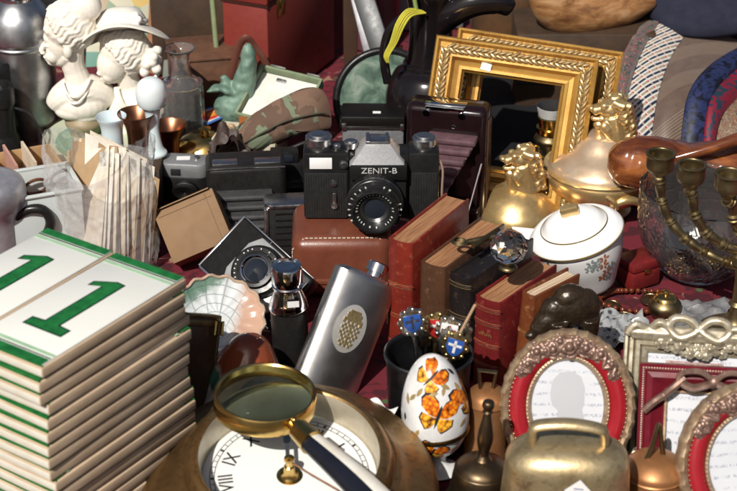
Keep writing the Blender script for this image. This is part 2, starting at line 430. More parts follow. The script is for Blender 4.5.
for px, py, dy, c1, c2, mt, lb in sp:
    top = PY(px, py, mp.y + dy)
    bot = Vector((mp.x + (top.x - mp.x) * .1, mp.y + dy * .4 + .4, .7))
    mm, L = lean(bot, top, (px - 430) * .5)
    s_ = thing('souvenir_spoon', lb, 'spoon', M=mm, group='souvenir spoons in the metal mug')
    MB().tube([(0, 0, 1.0), (0, 0, 3.5), (0, 0, L - 2.4), (0, 0, L - .8)], [.16, .13, .15, .24], 10, flat=.6).build('handle', mt, s_)
    MB().ball((0, 0, .9), (.75, .22, .95)).build('bowl', mt, s_)
    out = [(math.cos(a) * (1.05 + .14 * math.cos(a * 8)), math.sin(a) * (1.35 + .12 * math.cos(a * 8)) + L) for a in [i * 2 * PI / 48 for i in range(48)]]
    cr = MB().prism(out, -.14, .14, bev=.05).build('crest', mt, s_)
    if c1 is None:
        cr.scale = (.62, 1, 1); cr.location.x = 0; continue
    sh = [(-.68, .75), (.68, .75), (.7, -.1), (.45, -.65), (0, -.95), (-.45, -.65), (-.7, -.1)]
    MB().prism([(x, z + L) for x, z in sh], -.2, -.1, bev=.02).build('enamel_shield', m_ch[c1], cr)
    b = MB(); b.box(0, -.21, L + .05, .22, .06, 1.2); b.box(0, -.21, L + .2, 1.1, .06, .22); b.build('enamel_cross', m_ch[c2], cr)
    b = MB()
    for k in range(9):
        a = k * 2 * PI / 9; b.ball((math.cos(a) * .95, -.1, L + math.sin(a) * 1.22), (.2, .12, .2), nu=6, nv=8)
    b.build('crest_beads', mt, cr)
top = PY(475, 305, mp.y - 2); bot = Vector((mp.x - 1.5, mp.y + .5, 1))
mm, L = lean(bot, top)
tag(place(MB().tube([(0, 0, 0), (0, 0, L)], .12, 8).build('wooden_skewer', M('pale_wood', (.55, .36, .22), .6, sc=80)), (0, 0, 0), M=mm), 'thin wooden skewer sticking out of the mug of spoons', 'skewer')
# ============================================================= enamel egg
m_egg = M('white_enamel', (.82, .82, .80), .1, sc=20, col2=(.80, .79, .76))
eg = thing('enamel_egg', 'white enamel egg box with orange butterflies on a small pedestal', 'egg', P(440, 470, 0), (-2, -5, 0))
EZ, EH, ER = 1.5, 9.2, 2.72
def egr(z):                       # radius at height above the pedestal
    u = min(1, max(0, z / EH)); uu = u - .43
    k = .43 if uu < 0 else .57
    return ER * math.sqrt(max(0, 1 - (uu / k) ** 2)) * (1 - .07 * max(0, uu) / .57)
lo = [(egr(z), EZ + z) for z in [i * 2.55 / 14 for i in range(15)]]
hi = [(egr(2.65 + (EH - 2.65) * (1 - (1 - i / 30) ** 1.6)), EZ + 2.65 + (EH - 2.65) * (1 - (1 - i / 30) ** 1.6)) for i in range(31)]
MB().lathe(lo, 64).build('egg_base', m_egg, eg)
MB().lathe(hi, 64).build('egg_lid', m_egg, eg)
r_ = egr(2.6)
MB().lathe([(r_ - .1, EZ + 2.4), (r_ + .09, EZ + 2.42), (r_ + .12, EZ + 2.56), (r_ + .03, EZ + 2.6), (r_ + .12, EZ + 2.64), (r_ + .1, EZ + 2.8), (r_ - .1, EZ + 2.82)], 64).build('hinge_band', M('dark_gilt', (.35, .24, .10), .3, 1.0), eg)
MB().lathe(smp([(0, 0), (1.5, 0), (1.45, .25), (.8, .55), (.55, 1.0), (.8, 1.6), (1.1, 1.85)], 4), 32).build('pedestal', m_egg, eg)
def decal(b, shape, lon, zc, size, rot, lift):
    cr, sr = math.cos(R(rot)), math.sin(R(rot))
    n = len(shape); cx, cy = sum(p[0] for p in shape) / n, sum(p[1] for p in shape) / n
    fine = [(shape[k][0] + (shape[(k + 1) % n][0] - shape[k][0]) * j / 3, shape[k][1] + (shape[(k + 1) % n][1] - shape[k][1]) * j / 3) for k in range(n) for j in range(3)]
    def fn(u, v):
        x, y = fine[int(round(v * len(fine))) % len(fine)]; x, y = (cx + (x - cx) * (1 - u)) * size, (cy + (y - cy) * (1 - u)) * size
        x, y = x * cr - y * sr, x * sr + y * cr
        z = min(EH - .05, max(.05, zc + y * .95)); r0 = egr(z) + lift; a = R(-90 + lon) + x / max(.6, egr(z))
        return Vector((r0 * math.cos(a), r0 * math.sin(a), EZ + z))
    b.grid(fn, 6, len(fine), cv=True)
wingU = [(.03, .02), (.04, .5), (.22, 1.0), (.62, 1.3), (1.1, 1.28), (1.28, .9), (1.12, .42), (.6, .08)]
wingD = [(.03, -.02), (.6, .03), (1.0, .05), (1.05, -.38), (.8, -.68), (.5, -.98), (.24, -.75), (.06, -.35)]
m_org = NT('butterfly_orange'); v_ = m_org.vor(300); m_org = m_org.out(m_org.ramp(v_, [(.05, (.85, .45, .02)), (.45, (.75, .16, .01)), (.92, (.05, .012, .006))]), .25)
m_yel = NT('butterfly_yellow'); v_ = m_yel.vor(300); m_yel = m_yel.out(m_yel.ramp(v_, [(.15, (.85, .58, .05)), (.5, (.75, .3, .02)), (.88, (.05, .02, .01))]), .25)
mir = lambda s: [(-x, y) for x, y in s][::-1]
scl = lambda s, k: [(.5 + (x - .5) * k, .3 + (y - .3) * k) if True else 0 for x, y in s]
for lon, zc, size, rot in ((4, 5.0, 1.25, -22), (-6, 8.0, .95, -50), (-14, 1.5, .9, -30), (82, 5.5, 1.3, 20), (165, 5, 1.4, 10)):
    o1, o2, o3 = MB(), MB(), MB()
    for w in (wingU, mir(wingU)): decal(o1, w, lon, zc, size, rot, .03)
    for w in (wingD, mir(wingD)): decal(o2, w, lon, zc, size, rot, .03)
    for w in ([(x * 1.08, y * 1.08 + .02) for x, y in wingU], mir([(x * 1.08, y * 1.08 + .02) for x, y in wingU]), [(x * 1.1, y * 1.1) for x, y in wingD], mir([(x * 1.1, y * 1.1) for x, y in wingD])): decal(o3, w, lon, zc, size, rot, .015)
    decal(o3, [(0, -.8), (.09, -.3), (.11, .3), (.06, .75), (0, .9), (-.06, .75), (-.11, .3), (-.09, -.3)], lon, zc, size, rot, .045)
    k = o3.build('butterfly_outline', m_black, eg); o1.build('upper_wings', m_org, k); o2.build('lower_wings', m_yel, k)
leaf = [(0, -1), (.3, -.5), (.42, .1), (.2, .7), (0, 1), (-.2, .6), (-.4, .1), (-.28, -.5)]
b = MB()
for lon, zc, size, rot in ((-58, 6.2, .5, 20), (-45, 6.5, .45, -40), (-30, 7.0, .45, -30), (28, 7.3, .5, 50), (22, 7.0, .4, -20), (60, 6.8, .55, 15), (52, 3.9, .5, -60), (-42, 3.4, .5, 70), (-34, 3.6, .4, -30), (40, 1.5, .45, 80), (0, 6.9, .4, 100)):
    decal(b, leaf, lon, zc, size, rot, .02)
b.build('gilt_leaves', M('printed_gold', (.55, .40, .18), .35, .4), eg)
b = MB()
for lon, zc, size, rot in ((-62, 4.6, .4, 0), (66, 8, .4, 30)): decal(b, leaf, lon, zc, size, rot, .02)
b.build('dark_insects', m_black, eg)
# ============================================================= bells
m_copper = M('orange_copper', (.46, .22, .09), .45, .6, col2=(.32, .14, .055), sc=35, rv=.12, bump=.08)
bc = thing('copper_bell', 'orange copper canister bell with flat loop handle, behind the hand bell', 'bell', P(485, 455, 0))
MB().lathe(smp([(1.9, 0), (1.85, .3), (1.75, 1.2), (1.7, 5.2), (1.78, 5.3), (1.75, 5.5), (1.45, 6.1), (.8, 6.5), (0, 6.6)], 4), 40).build('body', m_copper, bc)
b = MB(); b.tube([(-.55, 0, 6.3), (-.75, 0, 8.2), (.65, 0, 8.0), (.42, 0, 6.3)], .17, 8, flat=1.5); b.build('loop_handle', m_dull, bc)
hb = thing('hand_bell', 'small bronze hand bell with a turned stem, beside the cowbell', 'bell', P(478, 510, 0), (0, 3, 0))
m_bronze = M('dark_bronze', (.15, .105, .06), .4, .95, col2=(.085, .062, .04), sc=60, rv=.12, bump=.1)
MB().lathe(smp([(3.3, 0), (3.2, .3), (2.6, 1.2), (2.35, 2.4), (2.2, 3.6), (1.9, 4.3), (1.2, 4.75), (.6, 4.9), (.4, 5.0)], 5), 48).build('bell_body', m_bronze, hb)
b = MB()
for z, r_ in ((.95, 2.72), (1.15, 2.62), (3.9, 2.12)): b.lathe([(r_, z - .06), (r_ + .06, z), (r_, z + .06)], 48)
b.build('rings', m_bronze, hb)
MB().lathe(smp([(.75, 4.8), (.55, 5.1), (.42, 5.5), (.62, 6.6), (.6, 7.4), (.38, 8.6), (.3, 9.1), (.42, 9.2), (.3, 9.35), (.48, 9.7), (.4, 10.1), (0, 10.25)], 5), 24).build('stem', m_bronze, hb)
t = NT('cowbell_brass'); f = t.noise(24, 6, .65, .6); g = t.noise(160, 4, .7)
c = t.ramp(f, [(.3, (.42, .32, .17)), (.5, (.60, .48, .28)), (.7, (.30, .21, .10))]); c = t.mix(t.ramp(g, [(.5, 0.0), (.8, .8)]), c, (.11, .085, .05))
t.bump(t.noise(70, 5), .25, .002); m_cow = t.out(c, t.math('MULTIPLY_ADD', g, .3, .26), .8)
cb = thing('cowbell', 'large brass cowbell with strap handle and white price sticker', 'bell', P(561, 549, 0), (4, 0, -3))
def cbf(u, v):
    a = v * 2 * PI; ca, sa = math.cos(a), math.sin(a)
    if u < .62:
        z = 8.6 * u / .62; k = 1.13 - .13 * (z / 8.6)
    else:
        s = (u - .62) / .38 * PI / 2; z = 8.6 + 1.9 * math.sin(s); k = math.cos(s) ** .75
    w = 4.55; dd = 2.7
    return Vector((w * k * math.copysign(abs(ca) ** .75, ca), dd * k * math.copysign(abs(sa) ** .85, sa), z))
MB().grid(cbf, 44, 56, cv=True).build('body', m_cow, cb)
b = MB(); b.tube([(-2.6, 0, 9.7), (-2.65, 0, 11.2), (-2.2, 0, 11.75), (0, 0, 11.95), (2.1, 0, 11.6), (2.55, 0, 11.1), (2.6, 0, 9.6)], .36, 12, smooth=5, flat=1.6); b.build('strap_handle', m_cow, cb)
MB().box(0, 0, 0, 1.45, .03, 1.45, M=TR(.72, -2.83, 8.0) @ RX(-4) @ RY(50)).build('price_sticker', m_tag, cb)
b = MB()
for i in range(3): b.box(0, 0, 0, .7, .01, .07, M=TR(.72, -2.855, 8.25 - i * .25) @ RX(-4) @ RY(5))
b.build('handwriting', M('blue_ink', (.08, .12, .35), .6), cb)
bb = thing('copper_bell', 'domed copper bell with a tall wire loop, in front of the burgundy frame', 'bell', P(650, 523, 0), (0, 0, 20))
MB().lathe(smp([(2.7, 0), (2.65, .4), (2.45, 1.5), (2.3, 4.2), (2.35, 5.0), (2.2, 5.5), (1.5, 6.1), (.7, 6.35), (0, 6.4)], 5), 48).build('body', m_copper, bb)
MB().lathe([(2.36, 4.75), (2.44, 4.85), (2.36, 4.95)], 48).build('rim_ring', m_copper, bb)
b = MB(); b.tube([(-.9, 0, 5.9), (-.35, 0, 7.5), (0, 0, 9.2), (.35, 0, 7.5), (.7, 0, 5.6)], [.22, .2, .16, .2, .22], 8, smooth=4); b.build('wire_loop', m_dull, bb)
# ============================================================= antique books
t = NT('page_block'); z = t.xyz()
w = t.noise(60, 4, vec=t.map((.3, 1, 30)))
m_page = t.out(t.ramp(w, [(.3, (.40, .30, .19)), (.7, (.62, .50, .36))]), .85)
t.bump(w, .3, .0006)
t = NT('worn_pages'); w = t.noise(70, 4, vec=t.map((14, .25, 1))); m_page2 = t.out(t.ramp(w, [(.3, (.28, .17, .10)), (.5, (.55, .42, .28)), (.7, (.78, .70, .58))]), .85)
def leather(name, col, col2, wear):
    t = NT(name); f = t.noise(35, 6, .65); g = t.noise(150, 4, .7)
    c = t.mix(t.ramp(f, [(.35, 0.0), (.65, 1.0)]), col, col2); c = t.mix(t.ramp(g, [(.58, 0.0), (.75, .75)]), c, wear)
    t.bump(g, .25, .0008); return t.out(c, t.math('MULTIPLY_ADD', g, .4, .2), 0)
m_lred = leather('red_calf', (.20, .022, .012), (.12, .012, .008), (.40, .13, .06))
m_lbrn = leather('brown_calf', (.085, .038, .02), (.055, .025, .013), (.24, .12, .06))
m_lblk = leather('black_calf', (.009, .008, .008), (.014, .010, .010), (.08, .06, .045))
m_lcrm = leather('crimson_calf', (.165, .014, .014), (.10, .009, .010), (.34, .08, .05))
m_ltan = leather('tan_calf', (.19, .055, .018), (.10, .028, .011), (.42, .22, .10))
m_lgil = M('gold_tooling', (.62, .42, .16), .38, .6, sc=300, col2=(.35, .20, .08))
t = NT('brown_page_top'); w = t.noise(110, 4, vec=t.map((7, .3, 1))); g = t.noise(30, 4)
m_top = t.out(t.mix(t.ramp(g, [(.4, 0.0), (.7, .5)]), t.ramp(w, [(.3, (.17, .07, .03)), (.5, (.32, .15, .065)), (.7, (.42, .23, .11))]), (.22, .10, .05)), .8); t.bump(w, .35, .0008)
def book(px, py, by, w, d, yaw, cov, pages, lab, ribs, title=None, tl=1, open_=0, tilt=0):
    p = PY(px, py, by); h = p.z
    o = thing('antique_book', lab, 'book', (p.x, p.y, .05), (0, tilt, yaw), 'antique leather books standing in a row')
    # local: x across the spine from the left edge, y into the depth
    b = MB()
    for x in (.11, w - .11): b.box(x, d / 2 + .25, h / 2, .22, d - .1, h, bev=.05)
    b.build('cover_boards', cov, o)
    b = MB(); b.box(w / 2, d / 2 + .3, h / 2 - (.12 if pages is m_page2 else .05), w - .36, d - .6, h - .3)
    b.build('page_block', pages, o)
    def sp(u, v):
        a = PI * v; return Vector((w / 2 - math.cos(a) * w / 2, .32 - math.sin(a) * .42, h * u))
    s = MB(); s.grid(sp, 2, 20)
    s.grid(lambda u, v: sp(0, v) * 1 if False else Vector((sp(u, v).x * .84 + w * .08, sp(u, v).y + .22, sp(u, v).z)), 2, 20)
    for u in (0, 1):
        s.grid(lambda q, v, u=u: sp(u, v).lerp(Vector((sp(u, v).x * .84 + w * .08, sp(u, v).y + .22, sp(u, v).z)), q), 2, 20)
    sp_o = s.build('spine', cov, o)
    for f in ribs:
        MB().tube([Vector((w / 2 - math.cos(PI * k / 14) * w / 2 * 1.01, .32 - math.sin(PI * k / 14) * .45, h * f)) for k in range(15)], .09, 8).build('raised_band', cov, sp_o)
    b = MB()
    for f in ribs:
        for e in (-.16, .16):
            b.tube([Vector((w / 2 - math.cos(PI * k / 14) * w / 2 * 1.005, .32 - math.sin(PI * k / 14) * .43, h * f + e)) for k in range(1, 14)], .022, 5)
    if title:
        for i, n_ in enumerate(title):        # worn, unreadable gilt lettering
            for k in range(n_):
                x = (k - (n_ - 1) / 2) * .2; hh = .2 + .22 * ((k * 7 + i * 3) % 5) / 4
                b.box(0, 0, 0, .05, .03, hh, M=TR(w / 2 + x, -.112 + .05 * x * x, h * tl - i * .6 + (hh - .3) / 2) @ RY(18 * ((k * 5) % 3 - 1)))
                b.box(w / 2 + x + .06, -.112 + .05 * x * x, h * tl - i * .6 + .1 * (k % 3 - 1), .11, .03, .05)
    b.build('gold_tooling', m_lgil, sp_o, flat=True)
    return o
bk1 = book(387, 239, -22.5, 2.45, 10.2, -31, m_lred, m_top, 'tall red leather book with raised spine bands, left end of the row', (.2, .42, .66), None)
bk2 = book(419, 262, -23.5, 2.55, 10, -34, m_lbrn, m_top, 'brown leather book with gilt lettering on its spine', (), [7], .52)
bk3 = book(448, 273, -24.2, 2.3, 9.6, -38, m_lblk, m_lblk, 'black leather book with scuffed edges and faint gold title', (.28, .62, .92), [7, 3, 8], .52)
bk4 = book(474, 296, -25.6, 2.6, 8.8, -38, m_lcrm, m_top, 'crimson leather book carrying the faceted crystal', (.26, .5, .74, .9), [7], .62)
bk5 = book(515, 288, -25.8, 1.5, 5.8, -46, m_ltan, m_page2, 'worn tan leather book with ragged pale pages, right end of the row', (.3, .6), None, tilt=4)
# crystal on the crimson book
pc = P(508, 276, 0); q = PY(508, 274, -20); zt = 11.0
cp = P(508, 268, zt + .1)
cy_ = thing('crystal_ball', 'faceted clear crystal ball in a metal mount on the crimson book', 'crystal', (cp.x, cp.y, cp.z)); cy_.scale = (.82, .82, .82)
b = MB(); bm2 = bmesh.new(); bmesh.ops.create_icosphere(bm2, subdivisions=2, radius=2.0)
for v in bm2.verts: v.co.z = v.co.z * .95 + 2.5
b.join(bm2); b.build('crystal', glass('crystal_glass', (.98, .97, .94), 0, 1.6), cy_, flat=True)
MB().lathe(smp([(1.0, 0), (.9, .25), (.5, .5), (.6, .75), (1.1, .9), (1.25, 1.15)], 4), 24).build('mount', m_dull, cy_)
kp = P(487, 240, zt + 1.0)
kb = MB(); kb.tube([(-1.9, 0, 0), (1.9, .5, .1)], .28, 10); kb.tube([(-1.6, -1.0, .1), (0, .1, .25), (1.4, 1.1, .3)], .22, 8)
kb.lathe([(.5, -.2), (.75, 0), (.5, .2)], 24, M=TR(-2.5, -.1, .2)); kb.box(1.7, -.3, .1, 1.2, .9, .2, bev=.06)
tag(place(kb.build('brass_hook', m_dull), kp, (0, 0, 15)), 'old brass hook lying across the black book', 'hook')
# ============================================================= leather case and the SLR camera
m_case = M('brown_leather', (.17, .052, .028), .33, col2=(.12, .034, .02), sc=45, rv=.1, bump=.12, bsc=700)
m_stitch = M('stitching', (.62, .52, .40), .8)
pc = P(342, 299, 0)
lc = thing('leather_case', 'brown leather camera case with pale stitching under the black camera', 'camera case', (pc.x, pc.y, 0), (0, 0, 1))
CW, CD, CH = 9.4, 8.6, 6.3
MB().box(0, CD / 2, CH / 2, CW, CD, CH, bev=1.25, seg=5).build('body', m_case, lc)
MB().box(0, -.05, 1.9, CW * .55, .25, .5, bev=.1).build('strap_tab', m_case, lc)
b = MB()
for k in range(44):   # stitches along the front seam
    s_ = k / 43
    path = [Vector((-CW / 2 + .08, .62, .8)), Vector((-CW / 2 + .08, .62, CH - 1.3)), Vector((-CW / 2 + 1.2, .62, CH - .1)), Vector((CW / 2 - 1.2, .62, CH - .1)), Vector((CW / 2 - .08, .62, CH - 1.3)), Vector((CW / 2 - .08, .62, .8))]
    L = [0]
    for a, c in zip(path, path[1:]): L.append(L[-1] + (c - a).length)
    q = s_ * L[-1]; i = max(i for i in range(5) if L[i] <= q + 1e-6)
    a, c = path[i], path[i + 1]; q = a.lerp(c, (q - L[i]) / (c - a).length); dr = (c - a).normalized() * .15
    b.tube([q - dr, q + dr], .06, 5)
b.build('stitching', m_stitch, lc)
MB().box(2.9, 1.75, CH + .012, 1.1, .8, .025, M=TR(0, 0, 0)).build('price_sticker', m_tag, lc)
m_leatherette = M('ribbed_leatherette', (.012, .012, .0125), .5, sc=150, col2=(.02, .02, .02), bump=.3, bsc=1200)
m_camblk = M('black_enamel', (.014, .014, .015), .3, sc=60, col2=(.025, .025, .025), rv=.12, coat=.3) if False else M('black_enamel', (.008, .008, .0085), .3, sc=60, col2=(.015, .015, .015), rv=.12)
m_alu = M('satin_aluminium', (.50, .50, .50), .34, 1.0, col2=(.38, .38, .38), sc=80)
m_white = M('white_lacquer', (.55, .55, .53), .5)
zp = P(371, 221, CH)
z_ = thing('slr_camera', 'black reflex camera with bright prism top and ribbed grips, on the leather case', 'camera', (zp.x, zp.y + .3, CH), (0, 0, 0))
b = MB(); b.box(-4.2, 1.5, 3.5, 4.3, 3, 6.9, bev=.25); b.box(4.95, 1.5, 3.5, 2.9, 3, 6.9, bev=.25); b.box(.75, 1.4, 3.4, 5.6, 2.7, 6.6, bev=.1)
body = b.build('body', m_camblk, z_)
b = MB(); b.box(-4.25, -.03, 2.55, 4.0, .1, 4.7, bev=.03)
for i in range(17): b.box(-6.1 + i * .232, -.09, 2.55, .1, .06, 4.6)
b.build('grip_covering', m_leatherette, z_)
b = MB(); b.box(4.95, -.03, 2.6, 2.6, .1, 4.7, bev=.03)
for i in range(11): b.box(3.77 + i * .232, -.09, 2.6, .1, .06, 4.6)
b.build('grip_covering', m_leatherette, z_)
MB().box(.7, -.6, 5.5, 5.3, 1.3, 1.5, bev=.12).build('name_plate', m_camblk, z_)
MB().text('ZENIT-B', .82, TR(.75, -1.275, 5.72) @ RX(90), .015, 1.12).build('lettering', m_white, z_, flat=True)
b = MB(); b.box(.7, -.3, 3.0, 5.2, 1.0, 3.2, bev=.1); b.build('mirror_box', m_camblk, z_)
bm2 = bmesh.new()                     # pentaprism, a hipped roof
lo = [(-2.0, -1.2, 6.15), (3.2, -1.2, 6.15), (3.2, 2.4, 6.15), (-2.0, 2.4, 6.15)]; hi_ = [(-.55, .5, 7.75), (1.75, .5, 7.75), (1.75, 2.2, 7.75), (-.55, 2.2, 7.75)]
A = [bm2.verts.new(v) for v in lo]; B = [bm2.verts.new(v) for v in hi_]
bm2.faces.new(B)
for i in range(4): bm2.faces.new((A[i], A[(i + 1) % 4], B[(i + 1) % 4], B[i]))
bmesh.ops.bevel(bm2, geom=list(bm2.edges), offset=.1, segments=2, profile=.5, affect='EDGES')
b = MB(); b.join(bm2); b.build('prism_housing', M('grey_hammered', (.62, .62, .62), .3, .6, col2=(.5, .5, .5), sc=300), z_)
b = MB(); b.box(.6, 1.3, 7.85, 2.2, 1.9, .22, bev=.05); b.box(-.3, 1.3, 8.02, .3, 1.8, .16); b.box(1.5, 1.3, 8.02, .3, 1.8, .16); b.build('accessory_shoe', m_alu, z_)
kn = [(0, 0), (1.0, 0), (1.0, .35), (1.12, .36), (1.12, .95), (1.0, 1.05), (.75, 1.06), (.7, 1.2), (.3, 1.22), (0, 1.22)]
def knob(nm, x, y, z, s, par):
    MB().lathe([(r * s, zz * s) for r, zz in kn], 30, M=TR(x, y, z), wob=lambda a, zz: .02 * math.cos(a * 15)).build(nm, m_alu, par)
knob('wind_knob', -4.9, 1.5, 6.95, 1.12, z_); knob('rewind_knob', 5.0, 1.5, 6.95, 1.0, z_); knob('speed_dial', -1.9, 1.5, 6.9, .6, z_)
knob('shutter_button', -3.2, 1.2, 6.95, .35, z_)
MB().box(-4.7, -.1, 5.95, 2.1, .06, 1.15, bev=.02).build('white_window', m_tag, z_)
b = MB(); b.lathe([(0, .3), (.25, .3), (.3, .2), (.42, .18), (.42, 0)], 20, M=TR(-2.55, 0, 5.8) @ RX(90))
b.lathe([(0, .25), (.3, .22), (.36, 0)], 20, M=TR(-3.5, -.05, 3.9) @ RX(90)); b.build('flash_socket', m_alu, z_)
b = MB(); b.lathe([(0, .3), (.3, .26), (.36, 0)], 20, M=TR(-3.45, -.1, 1.6) @ RX(90)); b.prism(rrect(.4, 1.5, .18, cx=-3.45, cz=2.2), -.35, -.2, bev=.04); b.build('timer_lever', m_alu, z_)
ln = thing('lens', '', None); ln.parent = z_; del ln['label']
bpy.data.objects.remove(ln)
LM = TR(.35, -.5, 2.95) @ RX(90)
lens = MB().lathe([(2.3, 0), (2.3, .8), (2.55, .85), (2.55, 1.7), (2.62, 1.75), (2.62, 2.5), (2.55, 2.55), (2.5, 3.2), (2.3, 3.25), (2.2, 3.9), (2.0, 3.95), (1.95, 3.8), (1.35, 3.3), (1.3, 2.9), (.0, 2.9)], 64, M=LM).build('lens', m_camblk, z_)
MB().lathe([(2.635, 1.9), (2.66, 1.95), (2.66, 2.1), (2.635, 2.15)], 64, M=LM).build('chrome_ring', m_alu, lens)
MB().lathe([(0, 3.08), (.6, 3.04), (1.28, 2.92)], 40, M=LM).build('front_glass', M('coated_glass', (.02, .025, .035), .03, sc=20), lens)
MB().lathe([(1.02, 3.1), (1.08, 3.14), (1.3, 3.32), (1.36, 3.31)], 48, M=LM).build('retaining_ring', M('dull_ring', (.10, .10, .10), .3, .8), lens)
b = MB()
for k in range(34):
    a = k * 2 * PI / 34
    if rnd.random() < .8: b.box(1.68, 0, 3.70, .2, .07 + .07 * rnd.random(), .02, M=LM @ Matrix.Rotation(a, 4, 'Z') @ TR(0, 0, -.09) @ TR(1.68, 0, 3.70) @ RY(-38) @ TR(-1.68, 0, -3.70))
for k in range(26):
    a = k * 2 * PI / 26
    if rnd.random() < .75: b.box(2.415, 0, 3.24, .2, .1 + .1 * rnd.random(), .015, M=LM @ Matrix.Rotation(a, 4, 'Z'))
b.build('engraved_marks', m_white, lens, flat=True)
MB().tube([(6.5, .5, 6.0), (6.75, .3, 5.0), (6.7, .2, 3.0), (6.75, .5, 1.0)], .12, 8, flat=2, smooth=3).build('side_strap', M('pale_leather', (.35, .25, .18), .6), z_)
# ============================================================= other cameras
def bellows(b, c0, c1, w0, h0, w1, h1, n):   # square pleats from c0 to c1 along local -y
    rows = []
    for i in range(n * 2 + 1):
        u = i / (n * 2); k = 1.0 if i % 2 == 0 else .78
        c = Vector(c0).lerp(Vector(c1), u); w = (w0 + (w1 - w0) * u) * k / 2; h = (h0 + (h1 - h0) * u) * k / 2
        rows.append([c + Vector((sx * w, 0, sz * h)) for sx, sz in ((-1, -1), (1, -1), (1, 1), (-1, 1))])
    vs = [[b.bm.verts.new(p) for p in r_] for r_ in rows]
    for i in range(len(vs) - 1):
        for j in range(4): b.bm.faces.new((vs[i][j], vs[i + 1][j], vs[i + 1][(j + 1) % 4], vs[i][(j + 1) % 4]))
    b._add([v for r_ in vs for v in r_], None)
    return b
m_maroon = M('maroon_gloss', (.014, .006, .007), .16, sc=40, col2=(.009, .004, .005), rv=.08)
m_bel = M('plum_bellows', (.13, .065, .078), .65, col2=(.07, .035, .042), sc=120)
# tall maroon folding camera behind the SLR
fp = P(452, 228, 0)
f1 = thing('folding_camera', 'tall dark maroon folding camera with plum bellows behind the reflex camera', 'camera', (fp.x - .8, fp.y + 1.0, 0), (0, 0, -14)); f1.scale = (.9, .9, .79)
MB().box(0, 1.6, 8.2, 9.2, 3.6, 16.4, bev=.9, seg=4).build('body', m_maroon, f1)
MB().box(0, -.9, 3.0, 8.2, 1.6, .5, bev=.1).build('bed', m_maroon, f1)
b = MB()
for i in range(7): b.box(.9 - .28 * i, -.4 - .5 * i, 12.6 - 1.15 * i, 5.6 - .5 * i, 3.0, .8, bev=.25); b.box(.9 - .28 * i, -.4 - .5 * i, 12.1 - 1.15 * i, 4.9 - .5 * i, 2.5, .7)
b.build('bellows', m_bel, f1)
b = MB(); b.box(-.9, -3.9, 3.9, 3.6, 2.6, 1.2, bev=.15); b.build('lens_board', m_maroon, f1)
for x in (-3.9, 4.1): MB().tube([(x, .1, 9.2), (x * .8, -3.6, 3.4)], .14, 8).build('strut', m_chrome, f1)
b = MB(); b.box(-.2, 1.0, 16.45, 4.6, 1.5, .22, bev=.08); b.box(-.2, .1, 16.1, 4.4, .5, .7, bev=.15)
for x in (-2.2, 1.8): b.lathe([(0, .16), (.4, .15), (.45, 0)], 18, M=TR(x, -.2, 15.5) @ RX(90))
b.build('latch', m_chrome, f1)
MB().lathe([(0, .22), (.2, .2), (.3, 0)], 16, M=TR(.9, -.2, 13.9) @ RX(90)).build('release_button', m_chrome, f1)
b = MB(); b.box(4.65, 1.6, 8.3, .1, 2.2, 13, bev=.03); b.build('side_trim', M('trim_brown', (.10, .045, .03), .3), f1)
# black folding camera on the left
fp = P(247, 240, 0)
f2 = thing('folding_camera', 'black folding camera with grey ribbed bellows facing down, beside the cardboard box', 'camera', (fp.x + .3, fp.y + 1, 0), (0, 0, 6)); f2.scale = (.84, .9, .84)
MB().box(-.3, 1.4, 6.2, 9.4, 4.6, 6.8, bev=.8, seg=4).build('body', m_bleather, f2)
b = MB(); b.box(-.3, 1.4, 1.4, 8.2, 4.2, 2.8, bev=.3); b.build('base', m_bleather, f2)
b = MB(); b.box(-2.7, .4, 9.65, 3.0, 1.4, .22, bev=.06); b.box(2.3, .4, 9.65, 3.1, 1.4, .22, bev=.06); b.build('top_clips', m_alu, f2)
b = MB(); b.box(-.3, -.9, 9.4, 9.2, .06, .08); b.build('edge_wire', m_alu, f2)
b = MB()
for i in range(6): b.box(-.6 - .16 * i, -.6 - .62 * i, 6.3 - .95 * i, 6.7 - .32 * i, 4.0, .62, bev=.22); b.box(-.6 - .16 * i, -.6 - .62 * i, 5.9 - .95 * i, 6.0 - .32 * i, 3.4, .6)
b.build('bellows', M('grey_bellows', (.055, .055, .058), .6, sc=100, col2=(.03, .03, .03)), f2, flat=True)
b = MB(); b.box(-1.7, -4.2, .45, 5.2, 4.2, .8, bev=.12); b.build('lens_board', m_camblk, f2)
# silver compact
fp = P(186, 200, 0)
f3 = thing('compact_camera', 'grey metal compact camera with a square viewfinder and a price sticker', 'camera', (fp.x, fp.y + 1, 0), (0, 0, -6)); f3.scale = (.82, .82, .62)
m_grey = M('grey_metal', (.34, .35, .36), .42, .5, col2=(.27, .28, .29), sc=60)
MB().plate(rrect(6.4, 3.4, 1.3), 0.02, 4.4, bev=.3).build('body', m_camblk, f3)
MB().plate(rrect(6.5, 3.5, 1.35), 4.3, 7.0, bev=.35).build('top_housing', m_grey, f3)
MB().box(-.9, -1.75, 5.5, 1.3, .2, 1.2, bev=.08).build('viewfinder', m_black, f3)
b = MB(); b.lathe([(1.7, 0), (1.7, .8), (1.4, 1.0), (1.3, 1.3), (.9, 1.2), (0, .9)], 32, M=TR(.3, -1.6, 2.3) @ RX(90)); b.build('lens', m_iron, f3)
MB().lathe([(0, .35), (.35, .35), (.4, 0)], 16, M=TR(1.5, .2, 7.0)).build('button', m_alu, f3)
MB().box(-.2, .1, 7.02, 1.7, 1.1, .03, M=RZ(8)).build('price_sticker', m_tag, f3)
